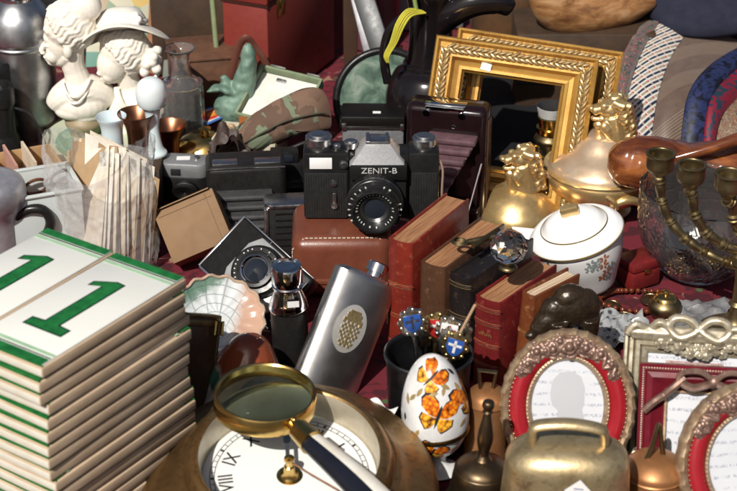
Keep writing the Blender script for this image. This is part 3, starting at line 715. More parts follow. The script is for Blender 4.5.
# tilted folding camera with open lens
p0 = P(243, 312, 1.2); p1 = PY(274, 246, p0.y + 5.5)
c0_ = P(258, 274, 5.2)
f4 = thing('folding_camera', 'tilted folding camera with chrome lens plate, lying by the leather flask', 'camera', M=Matrix.Translation(c0_ * .01) @ RZ(-14) @ RX(-42) @ RY(34) @ Matrix.Scale(.93, 4))
MB().box(0, .6, 0, 9.8, 2.6, 6.6, bev=.35, seg=3).build('body', m_camblk, f4)
MB().box(-3.3, -.75, 0, 2.9, .14, 6.1, bev=.05).build('leather_panel', M('matt_black_grain', (.009, .009, .009), .85, sc=100, col2=(.014, .014, .014), bump=.1, bsc=900, Specular_IOR_Level=.12), f4)
b = MB(); b.box(-4.85, -.7, 0, .25, .3, 6.6, bev=.05); b.box(-.9, -.75, 0, .14, .3, 6.4, bev=.05); b.box(0, -.6, -3.3, 9.6, .35, .25, bev=.06); b.box(0, -.6, 3.3, 9.6, .3, .16, bev=.05); b.build('chrome_edges', m_chrome, f4)
b = MB(); b.prism([(-1.6, 2.9), (3.6, 2.9), (4.3, 1.6), (4.3, -1.6), (3.6, -2.9), (-1.6, -2.9), (-2.3, -1.6), (-2.3, 1.6)], -1.7, -.6, bev=.1); b.build('lens_plate', M('grey_shutter_plate', (.36, .36, .365), .38, .25), f4)
LM = TR(.55, -1.7, .1) @ RX(90) @ Matrix.Diagonal((1.22, 1.22, 1.1, 1))
l4 = MB().lathe([(2.15, 0), (2.15, .5), (2.0, .6), (1.9, .9), (1.55, .95), (1.45, 1.3), (1.2, 1.35), (1.1, 1.1), (0, 1.05)], 48, M=LM).build('lens', m_camblk, f4)
MB().lathe([(0, 1.45), (.5, 1.38), (.95, 1.15)], 32, M=LM).build('front_glass', M('coated_glass', (.02, .025, .035), .03), l4)
b = MB(); b.lathe([(1.48, 1.0), (1.52, 1.12), (1.48, 1.22)], 48, M=LM); b.lathe([(1.0, 1.3), (1.1, 1.42), (1.2, 1.38)], 48, M=LM); b.lathe([(2.16, .2), (2.2, .3), (2.16, .4)], 48, M=LM); b.build('chrome_rings', m_chrome, l4)
b = MB()
for k in range(30):
    if rnd.random() < .7: b.box(1.76, 0, .93, .12, .09, .03, M=LM @ Matrix.Rotation(k * 2 * PI / 30, 4, 'Z'))
b.build('engraved_marks', m_white, l4, flat=True)
b = MB()
for x, zz in ((-.2, 2.1), (3.1, 2.1), (-.2, -2.1), (3.2, -2.0), (3.8, .3)): b.lathe([(0, .3), (.22, .28), (.26, 0)], 14, M=TR(x, -1.7, zz) @ RX(90))
b.tube([(4.6, -.9, 2.6), (4.8, -1.6, -2.6)], .13, 8); b.tube([(2.6, -1.0, -3.6), (4.6, -1.0, -3.5)], .16, 8); b.build('screws_and_levers', m_alu, f4)
# grey leatherette box behind the SLR
fp = P(373, 178, 0)
f5 = thing('box_camera', 'grey leatherette box camera with dark lid, behind the reflex camera', 'camera', (fp.x, fp.y + 1, 0), (0, 0, -1)); f5.scale = (.94, .8, PY(373, 117, fp.y + 1).z / 11.6)
MB().box(0, 2.4, 4.6, 7.0, 4.6, 9.2, bev=.25).build('body', M('grey_leatherette', (.10, .105, .115), .6, sc=200, col2=(.16, .165, .18), bump=.6, bsc=1500), f5)
MB().box(0, 2.4, 10.4, 7.2, 4.8, 2.3, bev=.2).build('lid', m_iron, f5)
b = MB(); b.box(0, -.1, 9.3, 7.1, .12, .25); b.box(-3.3, -.12, 9.6, .5, .1, 1.4, bev=.03); b.box(3.3, -.12, 9.6, .4, .1, 1.2, bev=.03); b.build('chrome_trim', m_alu, f5)
MB().box(.4, 1.6, 11.57, .9, .7, .03).build('price_sticker', m_tag, f5)
# chrome ribbed camera between case and tilted camera
fp = P(298, 252, 0)
f6 = thing('compact_camera', 'flat chrome rimmed camera with black ribbed front, left of the leather case', 'camera', (fp.x, fp.y + .5, 0), (0, 0, 5))
MB().plate(rrect(6.4, 2.6, .9), .02, 5.4, bev=.25).build('body', m_leatherette, f6)
b = MB()
for i in range(6): b.box(.3, -1.3, 1.2 + i * .7, 5.0, .1, .22, bev=.03)
b.build('ribs', m_iron, f6)
b = MB(); b.plate(rrect(6.6, 2.8, 1.0), 5.2, 5.7, bev=.12); b.box(-3.1, -.9, 2.8, .5, 1.0, 5.0, bev=.2); b.build('chrome_rim', m_alu, f6)
# dark rangefinder behind, with lens
fp = P(293, 215, 0)
f7 = thing('rangefinder_camera', 'dark rangefinder camera half hidden behind the reflex camera', 'camera', (fp.x, fp.y + 1.5, 0), (0, 0, 4)); f7.scale = (.8, .8, .62)
MB().box(0, 1.2, 4.6, 8.0, 2.6, 7.4, bev=.3).build('body', m_camblk, f7)
MB().box(-1, 1.2, 9.2, 3.6, 2.0, 2.0, bev=.2).build('viewfinder', m_camblk, f7)
MB().box(-1, .15, 9.2, 2.2, .2, 1.2, bev=.06).build('window', M('coated_glass', (0, 0, 0)), f7)
MB().lathe([(2.4, 0), (2.4, 1.2), (2.1, 1.3), (2.0, 2.2), (1.7, 2.3), (1.3, 1.9), (0, 1.8)], 40, M=TR(.3, 0, 3.6) @ RX(90)).build('lens', m_iron, f7)
b = MB()
for k in range(40): b.box(2.42, 0, .6, .08, .16, .9, M=TR(.3, 0, 3.6) @ RX(90) @ Matrix.Rotation(k * 2 * PI / 40, 4, 'Z'))
b.build('grip_ring', m_camblk, f7)
ob = P(262, 178, 0)
tag(place(MB().box(0, 0, 2.6, 5, 4, 5.2, bev=.15).build('orange_box', M('orange_card', (.42, .12, .03), .5, sc=30)), (ob.x, ob.y + 3, 0), (0, 0, 4)), 'plain orange box in the shade behind the black folding camera', 'box')
# ============================================================= picture frames in front
m_fgold = M('antique_gold', (.50, .38, .24), .42, .55, col2=(.26, .15, .09), sc=130, rv=.12, bump=.1, hollow_col=(.08, .045, .03))
m_fred = M('red_lacquer', (.33, .014, .022), .22, col2=(.25, .010, .016), sc=35, rv=.1)
m_fburg = M('burgundy_lacquer', (.16, .012, .022), .25, col2=(.11, .008, .016), sc=45, rv=.1)
m_fsilv = M('champagne_silver', (.66, .60, .47), .36, .5, col2=(.34, .28, .18), sc=160, rv=.1, hollow_col=(.10, .075, .045))
m_fbrown = M('bronzed_roses', (.34, .22, .17), .4, .5, col2=(.17, .10, .08), sc=150, rv=.12, hollow_col=(.05, .03, .025))
t = NT('script_paper')
x_, y_, z2 = t.xyz()[0:3]
ln_ = t.math('FRACT', t.math('ADD', t.math('MULTIPLY', z2, 115), t.math('MULTIPLY', t.noise(30, 1), .5)))
wave = t.noise(900, 2, .6, 1.0, vec=t.map((1, 1, .45)))
strip = t.math('MULTIPLY', t.ramp(ln_, [(.32, 0.0), (.38, 1.0), (.58, 1.0), (.64, 0.0)]), t.ramp(wave, [(.50, 0.0), (.56, 1.0)]))
strip = t.math('MULTIPLY', strip, t.ramp(t.noise(55, 2), [(.42, 0.0), (.5, 1.0)]))
m_script = t.out(t.mix(t.math('MULTIPLY', strip, .75), t.ramp(t.noise(20), [(.3, (.54, .56, .60)), (.7, (.60, .62, .66))]), (.20, .21, .30)), .35)
m_sil2 = M('grey_silhouette', (.44, .45, .48), .4, sc=20, col2=(.41, .42, .45))
m_fback = M('frame_back', (.03, .022, .018), .8)
def sweep_oval(b, a, c, prof, n=110, wob=None, mat=None):   # prof: (inset, height towards viewer), local x,z plane, y depth
    def fn(u, v):
        i = min(len(prof) - 1, int(round(u * (len(prof) - 1)))); ins, h = prof[i]; th = 2 * PI * v
        k = wob(th, ins) if wob else 0
        return Vector(((a - ins + k) * math.cos(th), -h - k, (c - ins + k) * math.sin(th) + c))
    return b.grid(fn, len(prof), n, cv=True)
def rose(b, x, y, z, s):
    b.ball((x, y - s * .12, z), (s * .34, s * .34, s * .34), nu=8, nv=10)
    for ring, n_, rr, ps in ((0, 5, .42, .36), (1, 7, .78, .42)):
        for k in range(n_):
            a = k * 2 * PI / n_ + x * 3 + ring * .5
            b.ball((0, 0, 0), (s * ps, s * .2, s * ps * .72), M=TR(x + math.cos(a) * s * rr, y + s * (.08 + .2 * ring), z + math.sin(a) * s * rr) @ RY(90 - math.degrees(a)) @ RX(28), nu=6, nv=9)
def oval_frame(lab, pxb, pyb, yb_, pxt, pyt, dy, a, flip, name_sil=True):
    p0 = P(pxb, pyb, .3); p1 = PY(pxt, pyt, p0.y + dy); mm, L = lean(p0, p1, flip); c = L / 2
    o = thing('picture_frame', lab, 'picture frame', M=mm, group='ornate photo frames at the front right')
    b = MB(); sweep_oval(b, a, c, [(0, -.3), (0, .5), (.12, .8), (.35, .95), (.6, .85), (.72, .6)], 180, lambda th, i: .10 * max(0, math.cos(th * 34)) if i < .5 else 0); rim = b.build('gold_rim', m_fgold, o)
    b = MB(); sweep_oval(b, a, c, [(.68, .5), (.8, .75), (1.2, .95), (1.7, .85), (2.0, .6), (2.1, .4)]); b.build('red_moulding', m_fred, o)
    b = MB(); sweep_oval(b, a, c, [(2.0, .35), (2.05, .68), (2.2, .72), (2.35, .5), (2.5, .15)], 180)
    for k in range(80):
        th = k * 2 * PI / 80; b.ball(((a - 2.12) * math.cos(th), -.70, (c - 2.12) * math.sin(th) + c), .105, nu=5, nv=6)
    b.build('inner_beading', m_fgold, o)
    b = MB()
    for k in range(90):
        th = k * 2 * PI / 90; b.ball(((a - .72) * math.cos(th), -.78, (c - .72) * math.sin(th) + c), .075, nu=5, nv=6)
    b.build('outer_beading', m_fgold, rim)
    b = MB()
    for dg_, s_ in ((90, 1.05), (72, .85), (108, .85), (56, .8), (124, .8), (42, .65), (138, .65), (81, .65), (99, .65), (32, .5), (148, .5), (64, .55), (116, .55)):
        th = R(dg_); k = 1.05 + (.25 * math.sin(dg_))
        rose(b, (a - k) * math.cos(th), -1.0, (c - k) * math.sin(th) + c, s_)
    for dg_ in range(34, 150, 7):
        th = R(dg_); q = Vector(((a - 1.15) * math.cos(th), -.95, (c - 1.15) * math.sin(th) + c))
        b.ball((0, 0, 0), (.2, .2, .62), M=Matrix.Translation(q) @ RY(-dg_ + 60 + 60 * (dg_ % 2)), nu=6, nv=8)
    b.blob('rose_garland', m_fbrown, o, .055, 1)
    MB().prism(ellipse(a - 2.3, c - 2.3, 60, 0, c), -.12, -.02).build('script_print', m_script, o, flat=True)
    MB().prism(ellipse(a - .2, c - .2, 60, 0, c), 0, .35).build('back_board', m_fback, o)
    if name_sil:
        out = [(-1.15, -2.2), (1.3, -2.2), (1.0, -1.0), (1.15, -.6), (1.2, .6), (.9, 1.5), (.2, 1.9), (-.7, 1.8), (-1.25, 1.2), (-1.4, .4), (-1.38, -.3), (-1.2, -.8), (-.85, -1.1), (-.85, -1.5)]
        MB().prism([(x * 1.05 + .1, z * 1.05 + c + .8) for x, z in out], -.135, -.11).build('silhouette_print', m_sil2, o, flat=True)
    MB().tube([(0, .3, c), (0, 4.0, .4)], .3, 8).build('strut', m_fback, o)
    return o
oval_frame('oval red and gold frame with a grey head silhouette, behind the cowbell', 566, 482, 0, 569, 329, 5.0, 5.35, 4)
oval_frame('oval red and gold frame cut by the right edge of the picture', 752, 545, 0, 746, 382, 5.0, 5.6, -6, False)
def rect_frame_part(b, w, h, prof, n=1):       # prof: (inset, height), mitred loop
    def fn(u, v):
        i = min(len(prof) - 1, int(round(u * (len(prof) - 1)))); ins, hh = prof[i]
        k = int(round(v * 4)) % 4; sx, sz = ((-1, 0), (1, 0), (1, 1), (-1, 1))[k]
        return Vector((sx * (w / 2 - ins), -hh, (h - ins) if sz else ins))
    return b.grid(fn, len(prof), 4, cv=True)
# burgundy rectangle
p0 = P(708, 514, .3); p1 = PY(704, 366, p0.y + 5)
mm, L = lean(p0, p1, 9)
o = thing('picture_frame', 'rectangular burgundy frame with a bronze ribbon bow on its top edge', 'picture frame', M=mm @ RY(4), group='ornate photo frames at the front right')
W_ = 11.4
rect_frame_part(MB(), W_, L, [(0, -.4), (0, .6), (.25, .85), (.45, .85), (.6, .7)]).build('bead_edge', m_fburg, o, flat=True)
rect_frame_part(MB(), W_, L, [(.5, .6), (.6, .75), (1.0, .9), (1.4, .6), (1.8, .35), (2.0, .25)]).build('moulding', m_fburg, o, flat=True)
rect_frame_part(MB(), W_, L, [(1.95, .2), (2.0, .45), (2.15, .45), (2.25, .1)]).build('inner_edge', m_fgold, o, flat=True)
b = MB()
for k in range(62):
    for x in (-W_ / 2 + .3, W_ / 2 - .3): b.ball((x, -.85, .3 + k * (L - .6) / 61), .1, nu=5, nv=6)
for k in range(52): b.ball((-W_ / 2 + .3 + k * (W_ - .6) / 51, -.85, L - .3), .1, nu=5, nv=6)
b.build('beading', m_fbrown, o)
b = MB()
zt_ = L - 1.1
def rib(pts, w=.42): b.tube([Vector((x, -1.05 - y, z + zt_)) for x, y, z in pts], w * .85, 8, smooth=4, flat=.75)
rib([(0, .2, 0), (-1.0, .5, .75), (-2.3, .3, .6), (-2.6, .2, 0), (-1.7, .3, -.5), (-.7, .4, -.3), (0, .2, 0)]); rib([(0, .2, 0), (1.0, .5, .75), (2.3, .3, .6), (2.7, .2, -.1), (1.7, .3, -.6), (.7, .4, -.3), (0, .2, 0)])
rib([(-2.2, .1, .2), (-3.2, .25, -.7), (-3.7, 0, -1.2), (-4.4, .25, -1.7), (-5.2, .1, -2.5)], .5); rib([(2.3, .1, .2), (3.4, .25, -.3), (4.2, 0, -.6), (5.2, .25, -1.7)], .5)
b.ball((0, -1.4, zt_), (.5, .35, .5)); b.build('ribbon_bow', m_fbrown, o)
MB().box(0, -.04, L / 2, W_ - 4.1, .06, L - 4.1).build('script_print', m_script, o, flat=True)
MB().box(0, .2, L / 2, W_ - .3, .38, L - .3).build('back_board', m_fback, o)
out = [(-1.3, -3), (1.7, -3), (1.2, -1.2), (1.3, .6), (.8, 1.7), (-.2, 2.1), (-1.2, 1.5), (-1.5, .3), (-1.7, -.4), (-1.3, -.8)]
MB().prism([(x, z + L / 2 + 1.2) for x, z in out], -.085, -.06).build('silhouette_print', M('pale_silhouette', (.52, .60, .66), .4), o, flat=True)
MB().tube([(0, .4, L * .6), (0, 4.2, .4)], .3, 8).build('strut', m_fback, o)
# champagne rectangle with ribbon crest
p0 = P(690, 470, .3); p1 = PY(684, 331, p0.y + 5)
mm, L = lean(p0, p1, 6)
o = thing('picture_frame', 'champagne silver rectangular frame crested with a looped ribbon, behind the burgundy one', 'picture frame', M=mm @ RY(6), group='ornate photo frames at the front right')
W_ = 11.8
rect_frame_part(MB(), W_, L, [(0, -.4), (0, .5), (.1, .75), (.3, .75), (.38, .55), (.5, .75), (.75, .75), (.85, .5), (1.0, .65), (1.3, .6), (1.4, .35), (1.6, .5), (1.9, .35), (2.0, .1)]).build('fluted_moulding', m_fsilv, o, flat=True)
b = MB()
def rib2(pts, w=.40): b.tube([Vector((x, -.75 - y, z * .92 + L - .25)) for x, y, z in pts], w, 8, smooth=5, flat=.9)
rib2([(0, .2, .5), (-.9, .3, 1.3), (-2.0, .3, 1.3), (-2.4, .2, .5), (-1.6, .3, -.3), (-.6, .3, 0), (0, .2, .5)]); rib2([(0, .2, .5), (.9, .3, 1.3), (2.0, .3, 1.2), (2.4, .2, .4), (1.6, .3, -.4), (.6, .3, 0), (0, .2, .5)])
rib2([(-2.2, .1, .5), (-3.2, .3, .9), (-4.0, 0, .1), (-5.0, .3, .6), (-5.7, .1, -.3)]); rib2([(2.2, .1, .5), (3.2, .3, .7), (4.0, 0, -.1), (5.0, .3, .3), (5.7, .1, -.4)])
b.tube([(-W_ / 2 + .6, -.6, L - .3), (W_ / 2 - .6, -.6, L - .3)], .7, 8)
for k in range(26):
    x = -3.2 + 6.4 * k / 25; rose(b, x, -.9 - .25 * math.sin(k * 2.1) , L - .75 - .8 * math.cos(x * .5) + .4 * math.sin(k * 3.7), .42 + .1 * math.sin(k * 1.3))
for k in range(6):
    for x in (-W_ / 2 + .5, W_ / 2 - .5): rose(b, x, -.85, 3 + k * .9, .3)
b.blob('ribbon_crest', m_fsilv, o, .07, 2)
MB().box(0, -.04, L / 2, W_ - 3.7, .06, L - 3.7).build('script_print', m_script, o, flat=True)
MB().box(-.2, -.09, L - 2.75, 4.6, .04, .5).build('printed_border', M('rose_print', (.24, .09, .10), .5, sc=250, col2=(.45, .35, .33)), o, flat=True)
MB().box(0, .2, L / 2, W_ - .3, .38, L - .3).build('back_board', m_fback, o)
MB().tube([(0, .4, L * .6), (0, 4.2, .4)], .3, 8).build('strut', m_fback, o)
# ============================================================= gilt frames
t = NT('gold_leaf'); f = t.noise(14, 5, .6, .5, vec=t.map((1, 1, 1))); g = t.noise(160, 4, .7)
c = t.ramp(f, [(.3, (.42, .20, .035)), (.52, (.58, .33, .08)), (.75, (.30, .13, .028))]); c = t.mix(t.ramp(g, [(.6, 0.0), (.8, .5)]), c, (.30, .15, .04))
t.bump(g, .12, .0006); m_gleaf = t.out(c, t.math('MULTIPLY_ADD', g, .25, .2), .5)
m_leafo = M('pale_gold_leaf', (.62, .48, .26), .34, .6, col2=(.42, .27, .11), sc=160, hollow_col=(.14, .07, .02))
def gilt_frame(lab, p0, p1, W_, yaw, orn=True):
    mm, L = lean(p0, p1, yaw)
    o = thing('picture_frame', lab, 'picture frame', M=mm, group='gilt frames standing empty behind the brass lions')
    rect_frame_part(MB(), W_, L, [(0, -1.6), (.05, .3), (.15, .9), (.35, 1.0), (.5, .75), (.62, .55), (1.75, .55)]).build('outer_moulding', m_gleaf, o, flat=True)
    rect_frame_part(MB(), W_, L, [(1.7, .5), (1.75, .8), (1.95, .85), (2.15, .55), (2.3, .3), (2.75, .2), (2.8, .42), (3.1, .45), (3.25, .1), (3.4, -.1), (3.4, -1.0)]).build('inner_moulding', m_gleaf, o, flat=True)
    rect_frame_part(MB(), W_, L, [(3.38, -1.0), (.05, -1.55)]).build('back', m_fback, o, flat=True)
    b = MB()
    def run(a, c):
        n = max(6, int((c - a).length / .30)); dr = (c - a).normalized()
        ang_ = math.atan2(dr.z, dr.x)
        for k in range(n):
            q = a.lerp(c, (k + .5) / n); s_ = 1 if k % 2 else -1
            nn = Vector((-dr.z, 0, dr.x)) * .24 * s_
            b.ball((0, 0, 0), (.56 + .1 * math.sin(k * 1.7), .26, .19), M=Matrix.Translation(q + nn) @ RY(-math.degrees(ang_) - (26 + 9 * math.sin(k * .9)) * s_), nu=6, nv=8)
    i = 1.18; y = -.62
    run(Vector((-W_ / 2 + i, y, L - i)), Vector((W_ / 2 - i, y, L - i)))
    for x in (-1, 1): run(Vector((x * (W_ / 2 - i), y, i)), Vector((x * (W_ / 2 - i), y, L - i)))
    b.build('leaf_garland', m_leafo, o)
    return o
p0 = P(492, 218, .2); p1 = PY(518, 46, p0.y + 6.5)
gf = gilt_frame('front gilt frame with a leaf garland and a white sticker on its top edge', p0, p1, 16.8, 6)
MB().box(0, 0, 0, 1.05, .04, .75, M=TR(-2.9, -.52, p0.y * 0 + (p1 - p0).length - 2.55) @ RY(8)).build('price_sticker', m_tag, gf)
p0b = p0 + Vector((2.6, 3.6, 0)); p1b = PY(541, 39, p1.y + 3.8)
gilt_frame('second gilt frame leaning behind the first gilt frame', p0b, p1b, 17.4, 6)
# ============================================================= dark crate and things behind the frames
cr = P(560, 140, 0)
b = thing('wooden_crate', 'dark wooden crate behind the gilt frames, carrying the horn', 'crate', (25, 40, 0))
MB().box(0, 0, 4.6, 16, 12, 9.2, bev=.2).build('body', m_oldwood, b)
k = MB()
for z in (3.1, 6.2): k.box(0, -6.02, z, 15.8, .1, .25)
k.build('board_gap', m_black, b)
lp = P(549, 172, 0)
o = thing('oil_lamp', 'brass oil lamp with a white collar, seen through the front gilt frame', 'lamp', (lp.x - .2, 15.8, 0)); o.scale = (.92, .92, .93)
MB().lathe(smp([(2.2, 0), (2.1, .5), (.9, 1.2), (.8, 3), (1.4, 4), (1.9, 4.8), (1.5, 5.4), (1.2, 5.6)], 4), 32).build('base', m_dull, o)
MB().lathe([(1.2, 5.6), (1.65, 5.7), (1.65, 6.3), (1.4, 6.35), (1.4, 7.0), (1.55, 7.05), (1.55, 7.6), (1.2, 7.7)], 32).build('burner', m_brass, o)
MB().lathe([(1.45, 7.7), (1.75, 8.9), (1.65, 8.9), (1.35, 7.75)], 32).build('collar', m_white, o)
q = PY(534, 137, 13)
o = thing('brass_tap', 'small brass tap with a ball end inside the gilt frame opening', 'tap', (q.x, 13.5, 0))
MB().tube([(0, 0, 0), (0, 0, 3.4)], .5, 12).build('post', m_brass, o)
b = MB(); b.ball((0, 0, 4.0), .85); b.tube([(0, 0, 4.0), (1.4, -.4, 3.4), (2.4, -.6, 4.8)], .25, 8); b.build('ball_end', m_brass, o)
# pen-like metal pick in the shade
p0 = P(472, 214, 0); p1 = PY(476, 172, p0.y + 1)
mm, L = lean(p0, p1)
tag(place(MB().tube([(0, 0, 0), (0, 0, L * .5), (0, 0, L)], [.2, .16, .04], 8).build('metal_pick', m_chrome), None, M=mm), 'thin shiny metal pick upright in the shade behind the books', 'pick')
# ============================================================= neckties
def ribbon(name, Lp, Rp, mat, lab, bulge=.5, n=26, m=8):
    Lc, _ = spline([PY(*p) for p in Lp], 1, n // (len(Lp) - 1)); Rc, _ = spline([PY(*p) for p in Rp], 1, n // (len(Rp) - 1))
    N = len(Lc); bm = bmesh.new(); uv = bm.loops.layers.uv.new('UVMap')
    c0 = (Lc[N // 2] + Rc[N // 2]) / 2
    top, bot, U = [], [], {}
    ln = 0
    for i in range(N):
        if i: ln += (Lc[i] - Lc[i - 1]).length
        w = (Rc[i] - Lc[i]).length
        tg = ((Lc[min(N - 1, i + 1)] - Lc[max(0, i - 1)]).normalized())
        nr = (Rc[i] - Lc[i]).cross(tg).normalized()
        if nr.y > 0: nr = -nr
        rt, rb = [], []
        for j in range(m):
            s_ = j / (m - 1); q = Lc[i].lerp(Rc[i], s_) + nr * (bulge * math.sin(PI * s_) + .1 * noise.noise(Vector((i * .3, j * .5, len(lab)))))
            a = bm.verts.new(q + nr * .05); d = bm.verts.new(q - nr * .3)
            U[a] = U[d] = (ln, s_ * w); rt.append(a); rb.append(d)
        top.append(rt); bot.append(rb)
    for i in range(N - 1):
        for j in range(m - 1):
            for g_, fl in ((top, 0), (bot, 1)):
                q = [g_[i][j], g_[i + 1][j], g_[i + 1][j + 1], g_[i][j + 1]]
                bm.faces.new(q[::-1] if fl else q)
        for j, fl in ((0, 1), (m - 1, 0)):
            q = [top[i][j], top[i + 1][j], bot[i + 1][j], bot[i][j]]; bm.faces.new(q if fl else q[::-1])
    for i in (0, N - 1):
        for j in range(m - 1): bm.faces.new([top[i][j], top[i][j + 1], bot[i][j + 1], bot[i][j]])
    bmesh.ops.recalc_face_normals(bm, faces=bm.faces)
    for f in bm.faces:
        f.smooth = True
        for l in f.loops: l[uv].uv = U[l.vert]
    org = c0.copy()
    for v in bm.verts: v.co = (v.co - org) * .01
    me = bpy.data.meshes.new(name); bm.to_mesh(me); bm.free(); me.set_sharp_from_angle(angle=R(60)); me.materials.append(mat)
    o = bpy.data.objects.new(name, me); COL.objects.link(o); o.location = org * .01
    return tag(o, lab, 'necktie', 'neckties draped side by side')
def uvmat(name):
    t = NT(name); t.co = t.t.nodes['Texture Coordinate'].outputs['UV'] if 'Texture Coordinate' in t.t.nodes else t.n('ShaderNodeTexCoord').outputs['UV']; return t
t = uvmat('floral_silk'); v = t.vor(1.6, 'F1', 'Color'); c = t.ramp(t.noise(2.2, 3, .5, 1.5), [(.38, (.02, .03, .04)), (.47, (.04, .11, .07)), (.55, (.26, .04, .04)), (.62, (.03, .05, .10)), (.7, (.35, .24, .10))])
m_t0 = t.out(c, .6, 0, Sheen_Weight=.3)
t = uvmat('woven_check_silk')
mp_ = t.n('ShaderNodeMapping'); t.t.links.new(t.co, mp_.inputs['Vector']); mp_.inputs['Rotation'].default_value = (0, 0, R(38)); mp_.inputs['Scale'].default_value = (.78, .78, .78)
bk = t.n('ShaderNodeTexBrick', Scale=1.0); t.t.links.new(mp_.outputs[0], bk.inputs['Vector'])
bk.inputs['Color1'].default_value = (.30, .25, .19, 1); bk.inputs['Color2'].default_value = (.26, .19, .13, 1); bk.inputs['Mortar'].default_value = (.55, .54, .49, 1)
bk.inputs['Mortar Size'].default_value = .085; bk.inputs['Brick Width'].default_value = .85; bk.inputs['Row Height'].default_value = .42; bk.inputs['Mortar Smooth'].default_value = 0; bk.inputs['Bias'].default_value = -.2
sx = t.n('ShaderNodeSeparateXYZ'); t.t.links.new(mp_.outputs[0], sx.inputs[0])
fu = t.math('FRACT', t.math('MULTIPLY', sx.outputs[0], 1 / .85)); fv = t.math('FRACT', t.math('MULTIPLY', sx.outputs[1], 1 / .84))
isn = t.math('MULTIPLY', t.math('LESS_THAN', t.math('ABSOLUTE', t.math('SUBTRACT', fu, .5)), .40), t.math('LESS_THAN', t.math('ABSOLUTE', t.math('SUBTRACT', fv, .25)), .15))
isr = t.math('MULTIPLY', t.math('LESS_THAN', t.math('ABSOLUTE', t.math('SUBTRACT', fu, .02)), .14), t.math('LESS_THAN', t.math('ABSOLUTE', t.math('SUBTRACT', fv, .74)), .14))
c = t.mix(isn, bk.outputs['Color'], (.006, .01, .045)); c = t.mix(isr, c, (.40, .02, .035))
m_t1 = t.out(c, .5, 0, Sheen_Weight=.3)
t = uvmat('brown_striped_silk'); mp_ = t.n('ShaderNodeMapping'); t.t.links.new(t.co, mp_.inputs['Vector']); mp_.inputs['Rotation'].default_value = (0, 0, R(-35))
sx = t.n('ShaderNodeSeparateXYZ'); t.t.links.new(mp_.outputs[0], sx.inputs[0])
ln_ = t.math('LESS_THAN', t.math('FRACT', t.math('MULTIPLY', sx.outputs[0], 3.2)), .3)
band = t.math('LESS_THAN', t.math('FRACT', t.math('MULTIPLY', t.math('ADD', sx.outputs[0], 1.2), .19)), .48)
sx2 = t.n('ShaderNodeSeparateXYZ'); t.t.links.new(t.co, sx2.inputs[0])
c = t.mix(t.math('MULTIPLY', ln_, band), t.ramp(t.noise(1.2, 3), [(.3, (.085, .055, .04)), (.7, (.11, .072, .054))]), (.20, .15, .11))
m_t2 = t.out(c, .42, 0, Sheen_Weight=.4)
t = uvmat('blue_painted_silk'); c = t.ramp(t.noise(1.1, 4, .6, 1.0), [(.42, (.004, .005, .010)), (.50, (.014, .02, .07)), (.58, (.022, .03, .10)), (.64, (.006, .014, .022))]); m_t3 = t.out(c, .5)
t = uvmat('red_painted_silk'); c = t.ramp(t.noise(.9, 4, .6, .8), [(.46, (.012, .03, .05)), (.52, (.17, .008, .022)), (.60, (.19, .008, .022)), (.66, (.02, .02, .06))]); m_t4 = t.out(c, .5)
t = uvmat('paisley_silk'); c = t.ramp(t.noise(1.0, 3, .5, 3.5), [(.36, (.03, .025, .022)), (.42, (.34, .28, .20)), (.47, (.10, .05, .03)), (.54, (.16, .04, .025)), (.59, (.30, .24, .15)), (.63, (.07, .075, .06)), (.70, (.14, .10, .08))]); m_t5 = t.out(c, .5)
EDG = [[(640, 27, 36.5), (626, 50, 31), (617, 95, 25), (613, 146, 20.5)], [(660, 22, 37), (641, 55, 31.2), (627, 100, 25), (620, 152, 20.2)], [(691, 27, 37), (670, 60, 31), (657, 102, 24.8), (650, 154, 20)],
       [(745, 44, 36.2), (712, 64, 31), (688, 96, 25), (680, 156, 19.8)], [(760, 56, 35.2), (731, 74, 30.4), (710, 102, 24.6), (701, 158, 19.6)], [(775, 66, 34.4), (748, 88, 29.8), (722, 118, 24), (714, 160, 19.4)], [(825, 60, 34.4), (795, 86, 30), (778, 120, 24), (772, 162, 19.2)]]
for i, (mt, lb) in enumerate(((m_t0, 'dark floral necktie at the left end of the row of ties'), (m_t1, 'beige necktie with a woven navy and red check pattern'), (m_t2, 'plain brown necktie with fine diagonal stripes'),
                              (m_t3, 'blue and black painted necktie beside the brown one'), (m_t4, 'narrow strip of a red and teal necktie'), (m_t5, 'brown paisley silk necktie at the right edge'))):
    sh = lambda e, k: [(x, y, d_ - k) for x, y, d_ in e]
    ribbon('necktie', sh(EDG[i], .0), [(x - .5, y, d_) for x, y, d_ in EDG[i + 1]], mt, lb, .42)
# a padded support under the ties
b = MB(); b.ball((0, 0, 2.6), (9.5, 6.5, 2.5)); tag(place(b.build('cushion', M('dark_cushion', (.02, .02, .025), .9)), (42, 34, 0)), 'dark cushion underneath the row of neckties', 'cushion')
# ============================================================= navy beret
hp_ = PY(702, 8, 44)
bh = thing('beret', 'dark navy felt beret above the neckties', 'hat', (hp_.x + 1, 44, 10.2), (14, -4, 0))
m_felt = M('navy_felt', (.012, .013, .028), .95, sc=60, col2=(.02, .022, .04), bump=.4, bsc=900)
MB().lathe(smp([(6.0, -.8), (9.2, .6), (9.9, 1.6), (9.0, 2.9), (5.5, 4.1), (2, 4.5), (0, 4.5)], 5), 64, wob=lambda a, z: .04 * math.sin(3 * a + 1) + .03 * math.sin(5 * a)).build('crown', m_felt, bh)
MB().lathe([(6.2, -1.2), (6.4, -1.1), (6.4, -.5), (6.1, -.4)], 56).build('band', m_bleather, bh)
MB().box(0, 0, 4.4, 20, 15, 8.8, bev=.3).build('storage_box', M('dark_card', (.025, .022, .02), .8)).location = (.43, .46, 0)
tag(bpy.data.objects['storage_box'], 'dark cardboard box under the navy beret', 'box')
